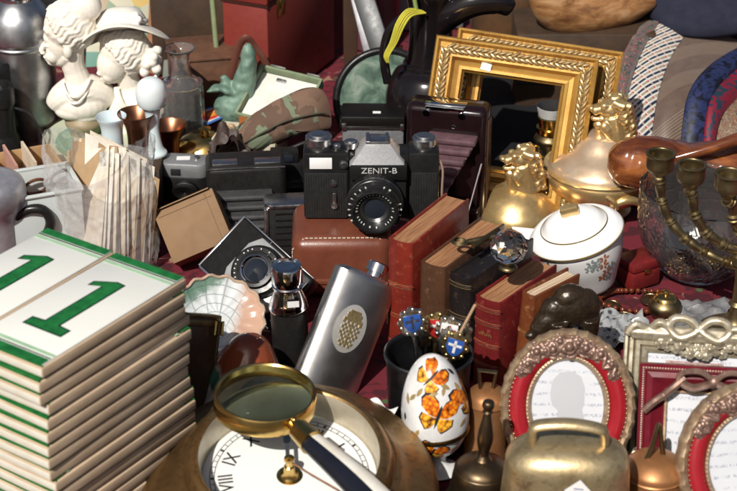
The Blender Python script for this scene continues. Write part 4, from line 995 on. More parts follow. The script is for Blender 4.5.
# ============================================================= horn and vases at the top
t = NT('horn'); x_, y_, z2 = t.xyz()[0:3]; w = t.noise(40, 5, .6, .6, vec=t.map((1, .5, 2.5)))
c = t.ramp(w, [(.3, (.09, .035, .015)), (.5, (.27, .13, .05)), (.7, (.40, .24, .12))]); t.bump(w, .2, .001); m_horn = t.out(c, .35)
q0 = [PY(547, -14, 36), PY(552, 2, 36), PY(566, 12, 36.5), PY(592, 12, 37), PY(622, 8, 38), PY(650, -4, 39)]
o_ = q0[3]
tag(place(MB().tube([q - o_ for q in q0], [2.0, 2.6, 2.75, 2.5, 2.1, 1.5], 24, smooth=6).build('horn', m_horn), (o_.x, o_.y, o_.z)), 'large polished tan horn lying above the gilt frames', 'horn')
vp = P(508, 78, 0)
tag(place(MB().lathe(smp([(2.2, 0), (3.4, 2), (4.3, 6), (4.0, 9.5), (2.4, 12), (1.8, 14), (2.4, 16)], 5), 44).build('vase', M('brown_glaze', (.05, .035, .02), .2, sc=30, col2=(.10, .05, .025))), (vp.x - .3, vp.y + 3, 0)), 'dark brown glazed vase behind the top edge of the gilt frames', 'vase')
o = MB(); o.lathe(smp([(2.4, 0), (2.6, 1), (1.6, 3), (1.8, 8), (2.9, 11), (3.2, 13), (2.4, 15.5)], 5), 40)
for k in range(40): o.ball((2.6 * math.cos(k * 2.4), 2.6 * math.sin(k * 2.4), 10 + (k % 9) * .6), (.5, .5, .7), nu=6, nv=8)
tag(place(o.build('stone_urn', M('mossy_stone', (.28, .25, .17), .8, sc=120, col2=(.10, .10, .06), bump=.4)), (vp.x + 3.6, vp.y + 7, 0)), 'pale mossy stone urn with raised leaves at the top', 'urn')
# ============================================================= brass lion dishes
m_lion = M('polished_gold', (.90, .68, .34), .3, .8, hollow_col=(.24, .12, .03), col2=(.72, .47, .19), sc=45, rv=.08)
m_rose = M('rose_gold', (.88, .68, .48), .3, .7, col2=(.72, .52, .34), sc=50, rv=.08)
def lion_head(s, face):          # head looking along -x, at the origin of its neck
    b = MB(); B_ = lambda x, y, z, rx, ry=None, rz=None: b.ball((x * s, y * s, z * s), (rx * s, (ry or rx) * s, (rz or rx) * s))
    b.tube([(.7 * s, 0, -1.6 * s), (.6 * s, 0, .2 * s), (.2 * s, 0, 1.6 * s)], [1.9 * s, 1.6 * s, 1.3 * s], 16)
    B_(0, 0, 2.1, 1.25, 1.1, 1.0); B_(-1.2, 0, 2.2, 1.0, .72, .48); B_(-2.0, 0, 2.32, .38, .55, .36); B_(-.95, 0, 1.2, .85, .6, .28); B_(-1.65, 0, 1.15, .32, .42, .28)
    for y in (-1, 1):
        B_(-.75, y * .6, 2.72, .42, .34, .3); B_(.2, y * .95, 3.0, .36, .25, .42); B_(-1.55, y * .42, 2.0, .42, .28, .34)
        for k in range(16):
            z = 2.9 - (k // 2) * .55; x = .5 + .55 * (k % 2) + .06 * k
            b.tube([(x * s, y * 1.0 * s, z * s), ((x + .45) * s, y * (1.35 + .15 * math.sin(k * 2.3)) * s, (z - .05) * s), ((x + 1.0) * s, y * 1.05 * s, (z - .45) * s)], [.42 * s, .46 * s, .15 * s], 8)
    for k in range(6): b.tube([(.1 * s + k * .3 * s, .25 * (-1) ** k * s, (3.0 - .18 * k) * s), (.8 * s + k * .28 * s, .2 * (-1) ** k * s, (3.1 - .4 * k) * s), (1.5 * s + k * .2 * s, 0, (2.5 - .5 * k) * s)], [.4 * s, .48 * s, .15 * s], 8)
    for k in range(7): B_(-.7 + .22 * k, -1.0 - .12 * math.sin(k), .5 - .3 * k, .55, .42, .6)
    for k in range(5): B_(-1.1 + .1 * k, .1, .4 - .4 * k, .55, .6, .5)
    return b
lp = P(517, 224, 0)
o = thing('lion_dish', 'smaller golden dish with a lion head rising from its domed lid', 'dish', (lp.x, lp.y + 1, 0), (0, 0, 14))
MB().lathe(smp([(5.2, 0), (5.3, .15), (5.0, .35), (4.3, .55)], 4), 56).build('plate_rim', m_rose, o)
MB().lathe(smp([(4.3, .5), (4.2, .9), (3.9, 1.7), (3.0, 2.8), (2.1, 3.5), (1.2, 3.9), (0, 4.0)], 5), 56).build('dome_lid', m_lion, o)
lion_head(.92, 0).blob('lion_head', m_lion, o, .1, 4).location = (.001, 0, .05)
lp = P(601, 222, 0)
o = thing('lion_dish', 'larger golden tureen with a lion head lid and curling handles, under the carved wooden shoe', 'dish', (lp.x, lp.y + 3, 0), (0, 0, 8))
MB().lathe(smp([(3.2, 0), (3.4, .3), (2.8, .9), (4.2, 1.8), (5.4, 3.2), (5.7, 4.3), (5.5, 4.9)], 5), 64).build('bowl', m_lion, o)
MB().lathe([(5.5, 4.85), (5.85, 4.9), (5.9, 5.05), (5.75, 5.2), (5.4, 5.2)], 64).build('rim', m_lion, o)
MB().lathe(smp([(5.45, 5.2), (5.2, 5.7), (4.3, 6.5), (3.2, 7.2), (2.2, 8.1), (1.4, 8.6), (0, 8.7)], 5), 64).build('lid', m_rose, o)
lion_head(1.0, 0).blob('lion_head', m_lion, o, .1, 4).location = (.006, 0, .092)
for sx_ in (-1, 1):
    b = MB(); b.tube([(sx_ * 5.2, -.6, 2.6), (sx_ * 6.6, -.9, 2.4), (sx_ * 7.6, -1.0, 3.6), (sx_ * 7.2, -.9, 4.8), (sx_ * 5.6, -.6, 4.6)], [.5, .55, .6, .5, .45], 12, smooth=5); b.build('handle', m_rose, o)
b = MB(); b.tube([(-.2, -5.4, 2.9), (1.2, -5.5, 3.6), (2.8, -5.0, 3.2), (3.6, -4.6, 2.0)], [.3, .5, .6, .4], 10, smooth=5); b.tube([(-.8, -5.6, 4.2), (0, -5.75, 3.6), (.4, -5.7, 2.8)], [.2, .3, .2], 8, smooth=4); b.build('scroll_relief', m_lion, o)
# ============================================================= carved wooden shoe
t = NT('amber_wood'); w = t.noise(22, 5, .6, .8, vec=t.map((.35, 1.4, 1.6))); c = t.ramp(w, [(.32, (.05, .012, .006)), (.47, (.14, .04, .014)), (.58, (.30, .10, .03)), (.72, (.09, .022, .009))])
t.bump(w, .15, .001); m_amber = t.out(c, .13, 0, Coat_Weight=.6)
y0 = 2.5
def q(px, py, dy=0): return PY(px, py, y0 + dy)
b = MB(); o_ = q(690, 165)
b.tube([q(v[0], v[1], v[2]) - o_ for v in ((618, 163, -.4), (630, 162, 0), (652, 163, .2), (690, 166, .8), (725, 166, 1.4), (765, 162, 2))], [1.6, 2.6, 2.75, 2.35, 2.7, 2.4], 22, smooth=6)
b.ball(q(630, 163) - o_, (2.3, 2.4, 2.5)); b.ball(q(640, 166, -.6) - o_, (2.0, 2.2, 2.4))
sh_ = b.blob('carved_shoe', m_amber, None, .13, 8, .12, 1.2)
place(sh_, o_); tag(sh_, 'glossy reddish brown carved wooden shoe behind the candelabrum', 'wooden shoe')
b = MB(); b.tube([q(676, 158, -1.5) - o_, q(705, 150, -1.5) - o_, q(740, 138, -1) - o_, q(765, 128, 0) - o_], [.45, .55, .6, .5], 12, smooth=4)
b.build('curved_lip', m_amber, sh_)
# ============================================================= candelabrum
t = NT('bronze_patina'); f = t.noise(45, 5, .65); c = t.ramp(f, [(.3, (.19, .145, .075)), (.6, (.30, .235, .125)), (.75, (.13, .105, .06))]); m_cand = t.out(c, t.math('MULTIPLY_ADD', f, .3, .25), .95)
sp_ = P(734, 338, 0)
ca = thing('candelabrum', 'tall bronze candelabrum with beaded arms and cup sockets, cut by the right edge', 'candelabrum', (sp_.x, sp_.y, 0))
MB().lathe(smp([(3.6, 0), (3.7, .3), (3.2, .8), (1.8, 1.3), (1.1, 2.0), (.8, 2.8)], 5), 44).build('foot', m_cand, ca)
MB().lathe([(.75, 2.7), (.55, 3.4), (.85, 3.6), (.55, 3.9), (.5, 6), (.62, 7.5), (1.0, 7.8), (1.0, 8.6), (.6, 8.9), (.55, 12), (.5, 13.6)], 28).build('stem', m_cand, ca)
CUP = smp([(.35, -2.9), (.5, -2.6), (.5, -2.3), (.8, -1.9), (1.1, -1.6), (1.22, -1.3), (1.22, -.35), (1.3, -.2), (1.32, 0), (1.12, .02), (1.05, -.2), (1.0, -1.2), (0, -1.3)], 3)
ZC = 17.6
arms = [((661, 153), [(661, 184), (663, 204), (673, 224), (692, 243), (716, 257), (742, 266)], [15, 12.7, 10.7, 9.1, 8.0, 7.4]), ((692, 164), [(692, 194), (694, 210), (704, 227), (722, 240), (742, 248)], [14.6, 12.8, 11, 9.7, 8.9]), ((730, 173), [(731, 200), (732, 214), (737, 226), (743, 232)], [14.4, 12.9, 11.5, 10.8])]
for mir_ in (0, 1):
    for (cx, cy), pts, zs in arms:
        cp = P(cx, cy, ZC) - Vector((sp_.x, sp_.y, 0))
        d_ = Vector((cp.x, cp.y, 0)).normalized()
        A_ = []
        r0 = Vector((cp.x, cp.y, 0)).length
        for (ax, ay), z in zip(pts, zs):
            p_ = P(ax, ay, z) - Vector((sp_.x, sp_.y, 0)); A_.append((p_.x, z))
        x0 = cp.x or -.1
        A_ = [Vector((cp.x, cp.y, ZC - 2.6))] + [Vector((max(min(x / x0, 1.0), 0) * cp.x, max(min(x / x0, 1.0), 0) * cp.y, z)) for x, z in A_]
        if mir_: A_ = [Vector((-v.x, -v.y, v.z)) for v in A_]; cp = Vector((-cp.x, -cp.y, cp.z))
        sp2, _ = spline(A_, 1, 14)
        ds = 0; rr = []
        for i, v in enumerate(sp2):
            if i: ds += (v - sp2[i - 1]).length
            f_ = (ds % 2.1) / 2.1
            rr.append(.36 + .12 * math.sin(PI * f_) ** 2 + (.24 if f_ < .12 else .2 if .2 < f_ < .28 else 0))
        a_ = MB().tube(sp2, rr, 14).build('arm', m_cand, ca)
        MB().lathe(CUP, 32, M=TR(cp.x, cp.y, ZC)).build('candle_cup', m_cand, a_)
MB().lathe(CUP, 32, M=TR(0, 0, 16.4)).build('candle_cup', m_cand, ca)
# ============================================================= glass bowl
bp = P(694, 272, 0)
t = NT('pressed_glass')
v = t.vor(70, 'DISTANCE_TO_EDGE'); w = t.noise(60, 3)
t.bump(t.math('ADD', t.ramp(v, [(.0, 0.0), (.12, 1.0)]), t.math('MULTIPLY', w, .6)), .25, .002)
m_press = t.out((.99, .99, .98), .02, 0, Transmission_Weight=.97, IOR=1.22)
gb = thing('glass_bowl', 'large pressed glass bowl behind the candelabrum arms', 'bowl', bp, (0, 3, 0))
MB().lathe(smp([(0, .3), (2.2, .3), (2.6, .0), (2.9, .15), (4.3, 1.3), (5.6, 3.4), (6.2, 6.0), (6.35, 8.6), (6.25, 8.75), (6.12, 8.6), (5.9, 6.0), (5.3, 3.6), (4.0, 1.7), (2.4, .8), (0, .75)], 4), 72, wob=lambda a, z: .012 * math.cos(a * 18) * min(1, z / 4)).build('bowl', m_press, gb)
b = MB(); b.box(0, 0, 0, 3.2, .05, 2.2, M=TR(-1.6, -1.0, 4.2) @ RZ(10) @ RX(-35) @ RY(6))
tag(place(b.build('price_tag', m_tag), bp), 'white card price tag inside the glass bowl', 'price tag')
o = thing('brass_chain', 'small heap of brass and orange trinkets inside the glass bowl', 'trinkets', (bp.x - .4, bp.y - .6, .9))
b = MB()
for k in range(46): b.lathe([(.16, -.05), (.26, 0), (.16, .05)], 12, M=TR(rnd.uniform(-2.4, 2.4), rnd.uniform(-2, 2), .2 + rnd.uniform(0, 1.0)) @ RX(rnd.uniform(0, 180)) @ RZ(rnd.uniform(0, 180)))
b.build('chain_links', m_brass, o)
b = MB()
for k in range(10): b.ball((rnd.uniform(-2.2, 2.2), rnd.uniform(-1.8, 1.8), .5 + rnd.uniform(0, .7)), .32, nu=8, nv=10)
b.build('orange_beads', M('orange_beads', (.40, .08, .03), .2), o)
# ============================================================= porcelain box
m_porc = M('white_porcelain', (.80, .80, .79), .1, sc=15, col2=(.78, .78, .78))
m_pgold = M('gilt_line', (.50, .36, .12), .3, .8)
pp = P(588, 305, 0)
po = thing('porcelain_box', 'white lidded porcelain box with gold lines and orange painted flowers', 'porcelain box', (pp.x + .5, pp.y + 1.6, .9), (12, -17, -4)); po.scale = (.92, .92, 1.02); po.location.z += .004; po.location.y += .004
pr_ = smp([(2.4, 0), (2.6, .3), (3.2, 1.6), (4.1, 3.6), (4.5, 5.4), (4.4, 6.0)], 5)
MB().lathe(pr_, 64, sy=.85).build('box_body', m_porc, po)
lid = MB().lathe(smp([(4.7, 5.95), (4.85, 6.15), (4.75, 6.45), (4.2, 6.9), (3.6, 7.05), (3.2, 7.35), (2.6, 7.95), (1.5, 8.45), (0, 8.6)], 5), 64, sy=.85).build('lid', m_porc, po)
b = MB()
for r_, z in ((4.87, 6.2), (3.42, 7.2)): b.lathe([(r_ - .02, z - .1), (r_ + .05, z), (r_ - .02, z + .1)], 64, M=Matrix.Diagonal((1, .85, 1, 1)))
b.build('gold_line', m_pgold, lid)
b = MB(); b.box(0, 0, 8.95, 1.9, 1.0, 1.0, bev=.25); b.build('gilt_knob', m_lion, lid)
def rad(z):
    for (r0, z0), (r1, z1) in zip(pr_, pr_[1:]):
        if z0 <= z <= z1: return r0 + (r1 - r0) * (z - z0) / max(1e-6, z1 - z0)
    return pr_[-1][0]
def petal(b, a, z, s, rot):
    cs, sn = math.cos(rot), math.sin(rot); vs = []
    for k in range(10):
        u = k * 2 * PI / 10; x, y = math.cos(u) * s, math.sin(u) * s * .55
        x, y = x * cs - y * sn, x * sn + y * cs; r0 = rad(z + y) + .04; aa = a + x / r0
        vs.append(b.bm.verts.new((r0 * math.cos(aa), r0 * math.sin(aa) * .85, z + y)))
    b.bm.faces.new(vs)
for nm, col_, lst in (('orange_flower', (.46, .15, .07), [(-62, 4.2), (-58, 3.2), (-66, 2.6), (-60, 5.0)]), ('grey_flower', (.30, .34, .34), [(-78, 5.0), (-70, 4.9), (-74, 4.3), (-82, 4.4), (-50, 3.6), (-54, 2.2)])):
    b = MB()
    for a, z in lst:
        for k in range(5): petal(b, R(a) + .09 * math.cos(k * 1.26), z + .30 * math.sin(k * 1.26), .24, k * 1.26)
    b.build(nm, M(nm, col_, .2, sc=200), po, flat=True)
b = MB()
for k in range(24): b.tube([(4.5 * math.cos(R(-100 + k * 3.2)), .85 * 4.55 * math.sin(R(-100 + k * 3.2)), 5.85), (4.5 * math.cos(R(-97 + k * 3.2)), .85 * 4.55 * math.sin(R(-97 + k * 3.2)), 5.85)], .05, 5)
b.build('gold_edge', m_pgold, po)
# ============================================================= dark animal figure
m_stat = M('dark_bronze_gloss', (.022, .015, .010), .3, .3, col2=(.05, .032, .018), sc=90, rv=.14, hollow_col=(.006, .005, .004))
bp_ = P(571, 356, 0)
b = MB()
b.ball((.6, 0, 4.6), (2.1, 1.5, 1.9)); b.ball((1.5, .1, 4.4), (1.5, 1.4, 1.9)); b.ball((.2, 0, 5.6), (1.5, 1.2, 1.3)); b.ball((-.9, 0, 4.4), (1.5, 1.2, 1.5))
b.tube([(-.9, 0, 4.4), (-2.0, -.2, 3.4), (-2.7, -.3, 2.7)], [1.2, 1.0, .75], 14); b.ball((-2.4, -.3, 2.9), (.85, .8, .8)); b.ball((-3.1, -.4, 2.4), (.6, .48, .45))
for y in (-.75, .45): b.ball((-2.0, y - .2, 3.75), (.28, .2, .32))
for x, y in ((-.9, -.8), (-.6, .8), (1.8, -.8), (2.0, .8)):
    b.tube([(x, y, 3.8), (x + .15, y, 2.2), (x - .05, y, 1.0), (x - .2, y, .35)], [.95, .7, .5, .5], 12); b.ball((x - .4, y, .3), (.65, .45, .3))
b.ball((2.9, 0, 4.6), (.3, .25, .4))
an = b.blob('bear_figure', m_stat, None, .1, 4, .03, .25)
bq = PY(566, 322, -27.2); an.scale = (1.0, .95, .95); place(an, (bq.x, -27.2, 4.1), (0, 0, 12)); tag(an, 'dark bronze bear figure with lowered head, between the porcelain box and the oval frame', 'figurine')
b = MB(); b.ball((0, 0, -1.45), (4.0, 2.3, 1.75), disp=.35, fs=2.5); b.build('rock_base', M('grey_crystal_stone', (.10, .10, .10), .35, sc=120, col2=(.25, .25, .25), var=.3), an, ang=20)
# crumpled clear wrapping by the champagne frame
bp_ = P(606, 338, 0)
def cw(u, v):
    x, y = (u - .5) * 7.5, (v - .5) * 6; q_ = Vector((x * .6, y * .6, 3.3))
    return Vector((x + .5 * noise.noise(q_ * 1.3), y + .5 * noise.noise(q_ * 1.4 + Vector((5, 5, 5))), .9 + 1.0 * noise.noise(q_) + .5 * noise.noise(q_ * 2.6)))
t = NT('grey_print_film'); m_film = t.out(t.ramp(t.vor(140), [(.25, (.05, .055, .06)), (.42, (.30, .31, .32))]), .25)
o = MB().grid(cw, 34, 30).build('crumpled_wrapping', m_film, ang=25); place(o, (bp_.x, bp_.y, .1)); tag(o, 'crumpled grey patterned wrapping behind the frames', 'wrapping')
# white scrap by the clock, folded tag by the porcelain box
q_ = P(378, 411, 5.6)
sc_ = MB().grid(lambda u, v: Vector(((u - .5) * 2.4, (v - .5) * 1.6, .35 * math.sin(u * 7) * v + .3 * v)), 14, 8).build('paper_scrap', m_tag); place(sc_, P(380, 412, 5.0), (0, 10, -20)); tag(sc_, 'small white paper scrap on the back edge of the clock', 'paper scrap')
q_ = P(524, 252, 0)
b = MB(); b.box(0, 0, 0, 2.6, .04, 1.9, M=RX(-28) @ TR(0, 0, .95)); b.box(0, 0, 0, 2.6, .04, 1.9, M=TR(0, 1.75, 0) @ RX(28) @ TR(0, 0, .95))
o = b.build('price_tag', m_tag); place(o, (q_.x, q_.y + 1.0, .05), (0, 0, -12)); tag(o, 'white folded price tag between the smaller lion dish and porcelain box', 'price tag')

o = MB().grid(lambda u, v: Vector((9 + 24 * u + .4 * math.sin(v * 9), 9.5 + 34 * v + .5 * math.sin(u * 8), .1 + .35 * (1 + noise.noise(Vector((u * 6, v * 6, 1)))))), 40, 40).build('shade_sheet', M('shade_black', (.010, .010, .012), .95)); tag(o, 'added black sheet standing in for the shade behind the gilt frames', 'cloth')  # added sheet, its black stands in for shade inside the frame opening

def trinket(nm, lab, cat, b, mat, loc, rot=(0, 0, 0), group=None):
    o = b.build(nm, mat); place(o, loc, rot); tag(o, lab, cat, group); return o
m_coin = M('worn_coin', (.42, .33, .18), .35, 1.0, col2=(.22, .16, .09), sc=200, bump=.3, bsc=500)
for k, (px, py, r_, lb) in enumerate(((624, 318, 1.0, 'dark brass medal left of the champagne frame'), (612, 306, .8, 'small brass medal below the porcelain box'), (650, 300, .9, 'brass token in front of the glass bowl, near the champagne frame'), (668, 318, .7, 'small coin behind the ribbon of the champagne frame'))):
    q_ = P(px, py, .2); trinket('medal', lb, 'medal', MB().lathe([(0, 0), (r_, 0), (r_ + .04, .1), (r_, .2), (r_ * .85, .2), (r_ * .8, .15), (r_ * .3, .22), (0, .26)], 28), m_coin, q_, (rnd.uniform(-8, 8), rnd.uniform(-8, 8), 0), 'small medals and coins')
q_ = P(637, 284, 0)
o = thing('ring_box', 'small dark red velvet box between the porcelain box and the glass bowl', 'box', (q_.x, q_.y + .5, 0), (0, 0, 30)); MB().box(0, 0, .9, 3.4, 3.0, 1.8, bev=.25).build('box_base', m_lcrm, o); MB().box(0, 0, 2.3, 3.4, 3.0, 1.0, bev=.3).build('box_lid', m_lcrm, o); MB().box(0, -1.55, 1.8, .7, .15, .5, bev=.05).build('clasp', m_brass, o)
q_ = P(628, 302, 0)
b = MB(); pts = [Vector((3.0 * math.cos(a) + .5 * math.sin(3 * a), 2.0 * math.sin(a) + .4 * math.cos(2 * a), .35)) for a in [k * 2 * PI / 40 for k in range(34)]]
for v in pts: b.ball(v, .27, nu=8, nv=10)
trinket('bead_necklace', 'string of dark amber beads lying left of the champagne frame', 'necklace', b, M('dark_amber', (.14, .03, .012), .12), (q_.x + .5, q_.y, 0))
q_ = P(664, 316, 0)
o = thing('small_brass_pot', 'tiny brass pot with a lid in front of the glass bowl', 'pot', (q_.x, q_.y, 0)); MB().lathe(smp([(1.0, 0), (1.5, .7), (1.5, 1.4), (1.0, 1.9)], 4), 28).build('pot_body', m_dull, o); MB().lathe(smp([(1.15, 1.85), (.9, 2.2), (.3, 2.4), (.3, 2.7), (0, 2.85)], 4), 24).build('lid', m_brass, o)
q_ = P(709, 318, 0)
b = MB(); b.grid(lambda u, v: Vector(((u - .5) * 8, (v - .5) * 5, .5 + .7 * noise.noise(Vector((u * 5, v * 4, 9))) + .3 * noise.noise(Vector((u * 13, v * 11, 2))))), 30, 24)
trinket('clear_wrapper', 'crumpled silvery wrapper between the glass bowl and the champagne frame', 'wrapper', b, M('silver_wrapper', (.30, .30, .31), .3, .4, sc=60), q_)
q_ = P(648, 262, 0)
# ============================================================= thermos, binoculars
tp = P(31, 158, 0)
m_hammer = M('hammered_steel', (.60, .61, .62), .36, 1.0, col2=(.30, .31, .33), sc=40, rv=.08)
th = thing('thermos', 'dented steel thermos with a black stopper at the back left', 'thermos', (tp.x - .5, tp.y + 3, 0))
MB().lathe(smp([(3.4, 0), (3.5, .3), (3.5, 12.2)], 3) + smp([(3.5, 12.3), (3.72, 12.6), (3.6, 12.9), (3.75, 13.2), (3.7, 14.3), (3.3, 15.8), (2.4, 17.0), (1.8, 17.5)], 4), 56, wob=lambda a, z: .006 * math.sin(3 * a + z)).build('body', m_hammer, th)
MB().lathe([(1.75, 17.4), (1.9, 17.5), (1.9, 17.8), (1.7, 17.9)], 36).build('collar', m_chrome, th)
MB().lathe([(1.6, 17.8), (1.65, 18), (1.65, 21), (1.4, 21.3), (0, 21.3)], 36, wob=lambda a, z: .02 * math.cos(a * 20)).build('stopper', m_camblk, th)
bp = P(6, 172, 0)
bn = thing('binoculars', 'black binoculars standing on end at the left edge, with a leather strap', 'binoculars', (bp.x, bp.y, 0), (0, 0, 10))
BAR = smp([(2.1, 0), (2.15, .4), (2.1, 3), (1.8, 4.2), (1.6, 5), (1.55, 8)], 4) + [(1.75, 8.1), (1.75, 10.0), (1.6, 10.2), (1.3, 10.1), (1.2, 9.6), (0, 9.5)]
MB().lathe(BAR, 36, M=TR(0, 0, 0)).build('barrel', m_camblk, bn)
MB().lathe(BAR, 36, M=TR(.3, 4.3, 1.2)).build('barrel', m_camblk, bn)
b = MB(); b.box(.2, 2.2, 5.5, 1.2, 2.4, 3.5, bev=.2); b.build('bridge', m_camblk, bn)
MB().tube([(1.6, .4, 7.2), (3.1, 0, 6.6), (4.3, -.6, 3.8), (4.9, -1.2, 1.0), (6.2, -1.6, .35), (8.6, -1.2, .3)], .34, 8, smooth=6, flat=.3).build('strap', m_bleather, bn)
# ============================================================= plaster busts
m_plas = M('cream_plaster', (.82, .79, .72), .6, sc=40, col2=(.77, .72, .63), bump=.12, bsc=300, hollow_col=(.50, .42, .32))
m_ped = M('olive_pedestal', (.32, .26, .16), .5, sc=50, col2=(.22, .17, .10))
def bust_map(cx, py0, s=.111):
    return lambda px, py, y=0: Vector(((px - cx) * s, y, (py0 - py) * s * 1.12))
# young woman with a bun, facing left
g = bust_map(87, 148)
bp = P(87, 156, 0)
b1 = thing('bust', 'cream plaster bust of a woman with a bun and necklace, facing left', 'bust', (bp.x, bp.y, 0))
b = MB()
def E(px, py, y, rx, ry, rz, tilt=0):
    c = g(px, py, y); b.ball((0, 0, 0), (rx, ry, rz), M=Matrix.Translation(c) @ RY(tilt), nu=16, nv=22)
def Tb(pts, rr, n=14): b.tube([g(*p) for p in pts], rr, n, smooth=4)
E(79, 26, 0, 2.6, 2.2, 2.6); E(70.5, 40, 0, 1.7, 1.65, 2.3); E(69, 50, 0, 1.3, 1.2, 1.25); E(61, 57.5, 0, .6, .65, .5); E(61, 35, 0, .75, 1.2, .8)
b.tube([g(58, 38), g(53.5, 44), g(50, 48.6)], [.26, .34, .36], 10); E(52.5, 49.6, 0, .34, .42, .22)
E(56, 53.4, 0, .42, .5, .17); E(57, 55.8, 0, .38, .42, .17)
for y in (-1, 1):
    E(60.3, 43.2, y * 1.0, .32, .32, .22); E(59.5, 40.2, y * .95, .55, .42, .17); E(60.5, 45, y * 1.0, .4, .35, .12); E(63, 50, y * .9, .8, .6, .8)
    E(79.5, 42.5, y * 1.85, .5, .4, .8); E(78.5, 47, y * 1.8, .3, .3, .3)
Tb([(82, 40, 0), (80, 56, 0), (82, 66, 0), (85, 77, 0), (87, 86, 0)], [1.3, 1.3, 1.25, 1.45, 2.2]); Tb([(64, 55, 0), (71, 54, -.5), (77, 49, -.9)], [.8, .8, .7]); Tb([(64, 55, 0), (71, 54, .5), (77, 49, .9)], [.8, .8, .7])
Tb([(58, 99, -.3), (66, 92, -.3), (78, 88, 0), (92, 87, .2), (106, 91, .5), (114, 98, .6)], [.9, 1.5, 2.0, 2.1, 1.6, 1.0]); E(85, 97, -.1, 3.0, 2.1, 1.9); E(80, 101, -.5, 2.3, 1.6, 1.2); E(88, 106, 0, 2.2, 1.8, 1.0)
E(97, 8, 0, 1.75, 1.6, 1.7); E(92, 16, 0, 1.3, 1.5, 1.2)
def wavy(c, rad, axis, n_, t0, t1, w=.27, amp=.09):      # locks swept from the hairline over the skull
    ax = Vector(axis).normalized(); e1 = ax.cross(Vector((0, 1, 0))).normalized(); e2 = ax.cross(e1)
    for k in range(n_):
        ph = 2 * PI * k / n_; ps, rs = [], []
        for i in range(15):
            t_ = R(t0 + rnd.uniform(-2, 2) + (t1 - t0) * i / 14); f = ph + amp * math.sin(i * 1.25 + ph * 2)
            d_ = ax * math.cos(t_) + (e1 * math.cos(f) + e2 * math.sin(f)) * math.sin(t_)
            ps.append(c + Vector((d_.x * rad[0], d_.y * rad[1], d_.z * rad[2])) * (1.02 + (.035 if k % 2 else .0) + .012 * math.sin(i * 1.25 + ph * 2))); rs.append(w * (.7 + .3 * math.sin(PI * i / 14)))
        b.tube(ps, rs, 7)
wavy(g(80, 25), (2.65, 2.25, 2.6), (-.80, 0, -.45), 30, 66, 168)
for k in range(9): E(60 + k * 2.0, 25 + 1.2 * math.sin(k * 2) + k * .9, -1.0 - k * .13, .4, .4, .42)
b.blob('figure', m_plas, b1, .1, 3)
b = MB()
for dz, rr in ((0, .12), (1.0, .13)):
    b.tube([g(71, 72 + dz * 5, -1.2), g(76, 80 + dz * 6, -2.15), g(84, 83 + dz * 6, -2.45), g(93, 78 + dz * 5, -2.0), g(98, 70 + dz * 4, -.9)], rr, 8, smooth=5)
b.build('necklace', m_plas, b1)
MB().lathe(smp([(2.4, 0), (2.5, .4), (2.1, 1.0), (1.7, 2.0), (1.7, 3.2), (2.1, 4.2), (1.6, 5.0)], 4), 36).build('pedestal', m_ped, b1)
# woman in a wide hat
g = bust_map(128, 146)
bp = P(129, 171, 0)
b2 = thing('bust', 'cream plaster bust of a woman in a wide brimmed hat with a turned up collar', 'bust', (bp.x, bp.y + 4.5, 0))
b = MB()
E(124, 48, 0, 2.5, 2.3, 2.6); E(115, 58, -.5, 1.8, 1.7, 2.2, 15); E(113, 68, -.6, 1.2, 1.15, 1.0); E(109.5, 73, -.7, .55, .6, .45)
b.tube([g(107.5, 58, -.9), g(103.5, 63, -1.2), g(101, 66.5, -1.3)], [.28, .36, .36], 10); E(105, 70.2, -1.0, .4, .5, .18); E(106, 72.6, -1.0, .36, .44, .17); E(108, 58.5, -1.4, .6, .45, .18)
for y in (-1.6, .2): E(109, 61.5, y, .3, .3, .24); E(111, 67, y * .9, .7, .55, .7)
Tb([(128, 52, 0), (126, 68, 0), (129, 80, 0), (133, 92, 0)], [1.3, 1.3, 1.2, 1.8])
Tb([(116, 110, -.5), (122, 101, -.3), (134, 96, 0), (148, 99, .4), (156, 108, .6)], [1.2, 1.7, 2.0, 1.8, 1.2]); E(136, 110, .1, 2.7, 2.0, 2.6); E(136, 124, .2, 2.8, 2.1, 2.6); E(133, 138, 0, 3.0, 2.2, 1.6)
wavy(g(125, 48), (2.65, 2.4, 2.6), (-.72, -.35, -.5), 30, 60, 168)
for k in range(26): E(152 + 6 * math.cos(k * 2.4), 46 + (k * .62), -.6 + 1.4 * math.sin(k * 1.7), .55, .55, .55)
b.tube([g(158, 66, -.8), g(146, 78, -1.8), g(133, 92, -2.5), g(128, 96, -2.2)], [.35, .5, .5, .3], 12, smooth=5, flat=.6)
b.tube([g(116, 80, -.6), g(120, 88, -2.0), g(127, 97, -2.2)], [.3, .45, .3], 12, smooth=5, flat=.6)
b.blob('figure', m_plas, b2, .1, 3)
b = MB()
HM = Matrix.Translation(g(124, 31, .3)) @ RY(-7) @ RX(-20)
br = smp([(2.3, .5), (3.0, .52), (4.2, .30), (5.0, -.15), (5.1, -.35), (4.9, -.32), (4.0, .05), (2.3, .2)], 4)
def brim(u, v):
    r_, z = br[min(len(br) - 1, int(round(u * (len(br) - 1))))]; a = 2 * PI * v
    return Vector((r_ * math.cos(a) * .98, r_ * math.sin(a) * .88, z + (r_ - 2.3) * (-.42 * math.cos(a) ** 2 + .30 * max(0, -math.sin(a)) ** 2)))
b.grid(brim, len(br), 72, cv=True, M=HM)
b.lathe(smp([(2.6, .4), (2.75, .9), (2.65, 1.3), (2.2, 2.0), (1.3, 2.5), (0, 2.65)], 5), 48, M=HM)
b.build('hat', m_plas, b2)
b = MB(); b.tube([HM @ Vector((2.72 * math.cos(k * PI / 16), 2.72 * math.sin(k * PI / 16), .75)) for k in range(32)], .26, 8, closed=True)
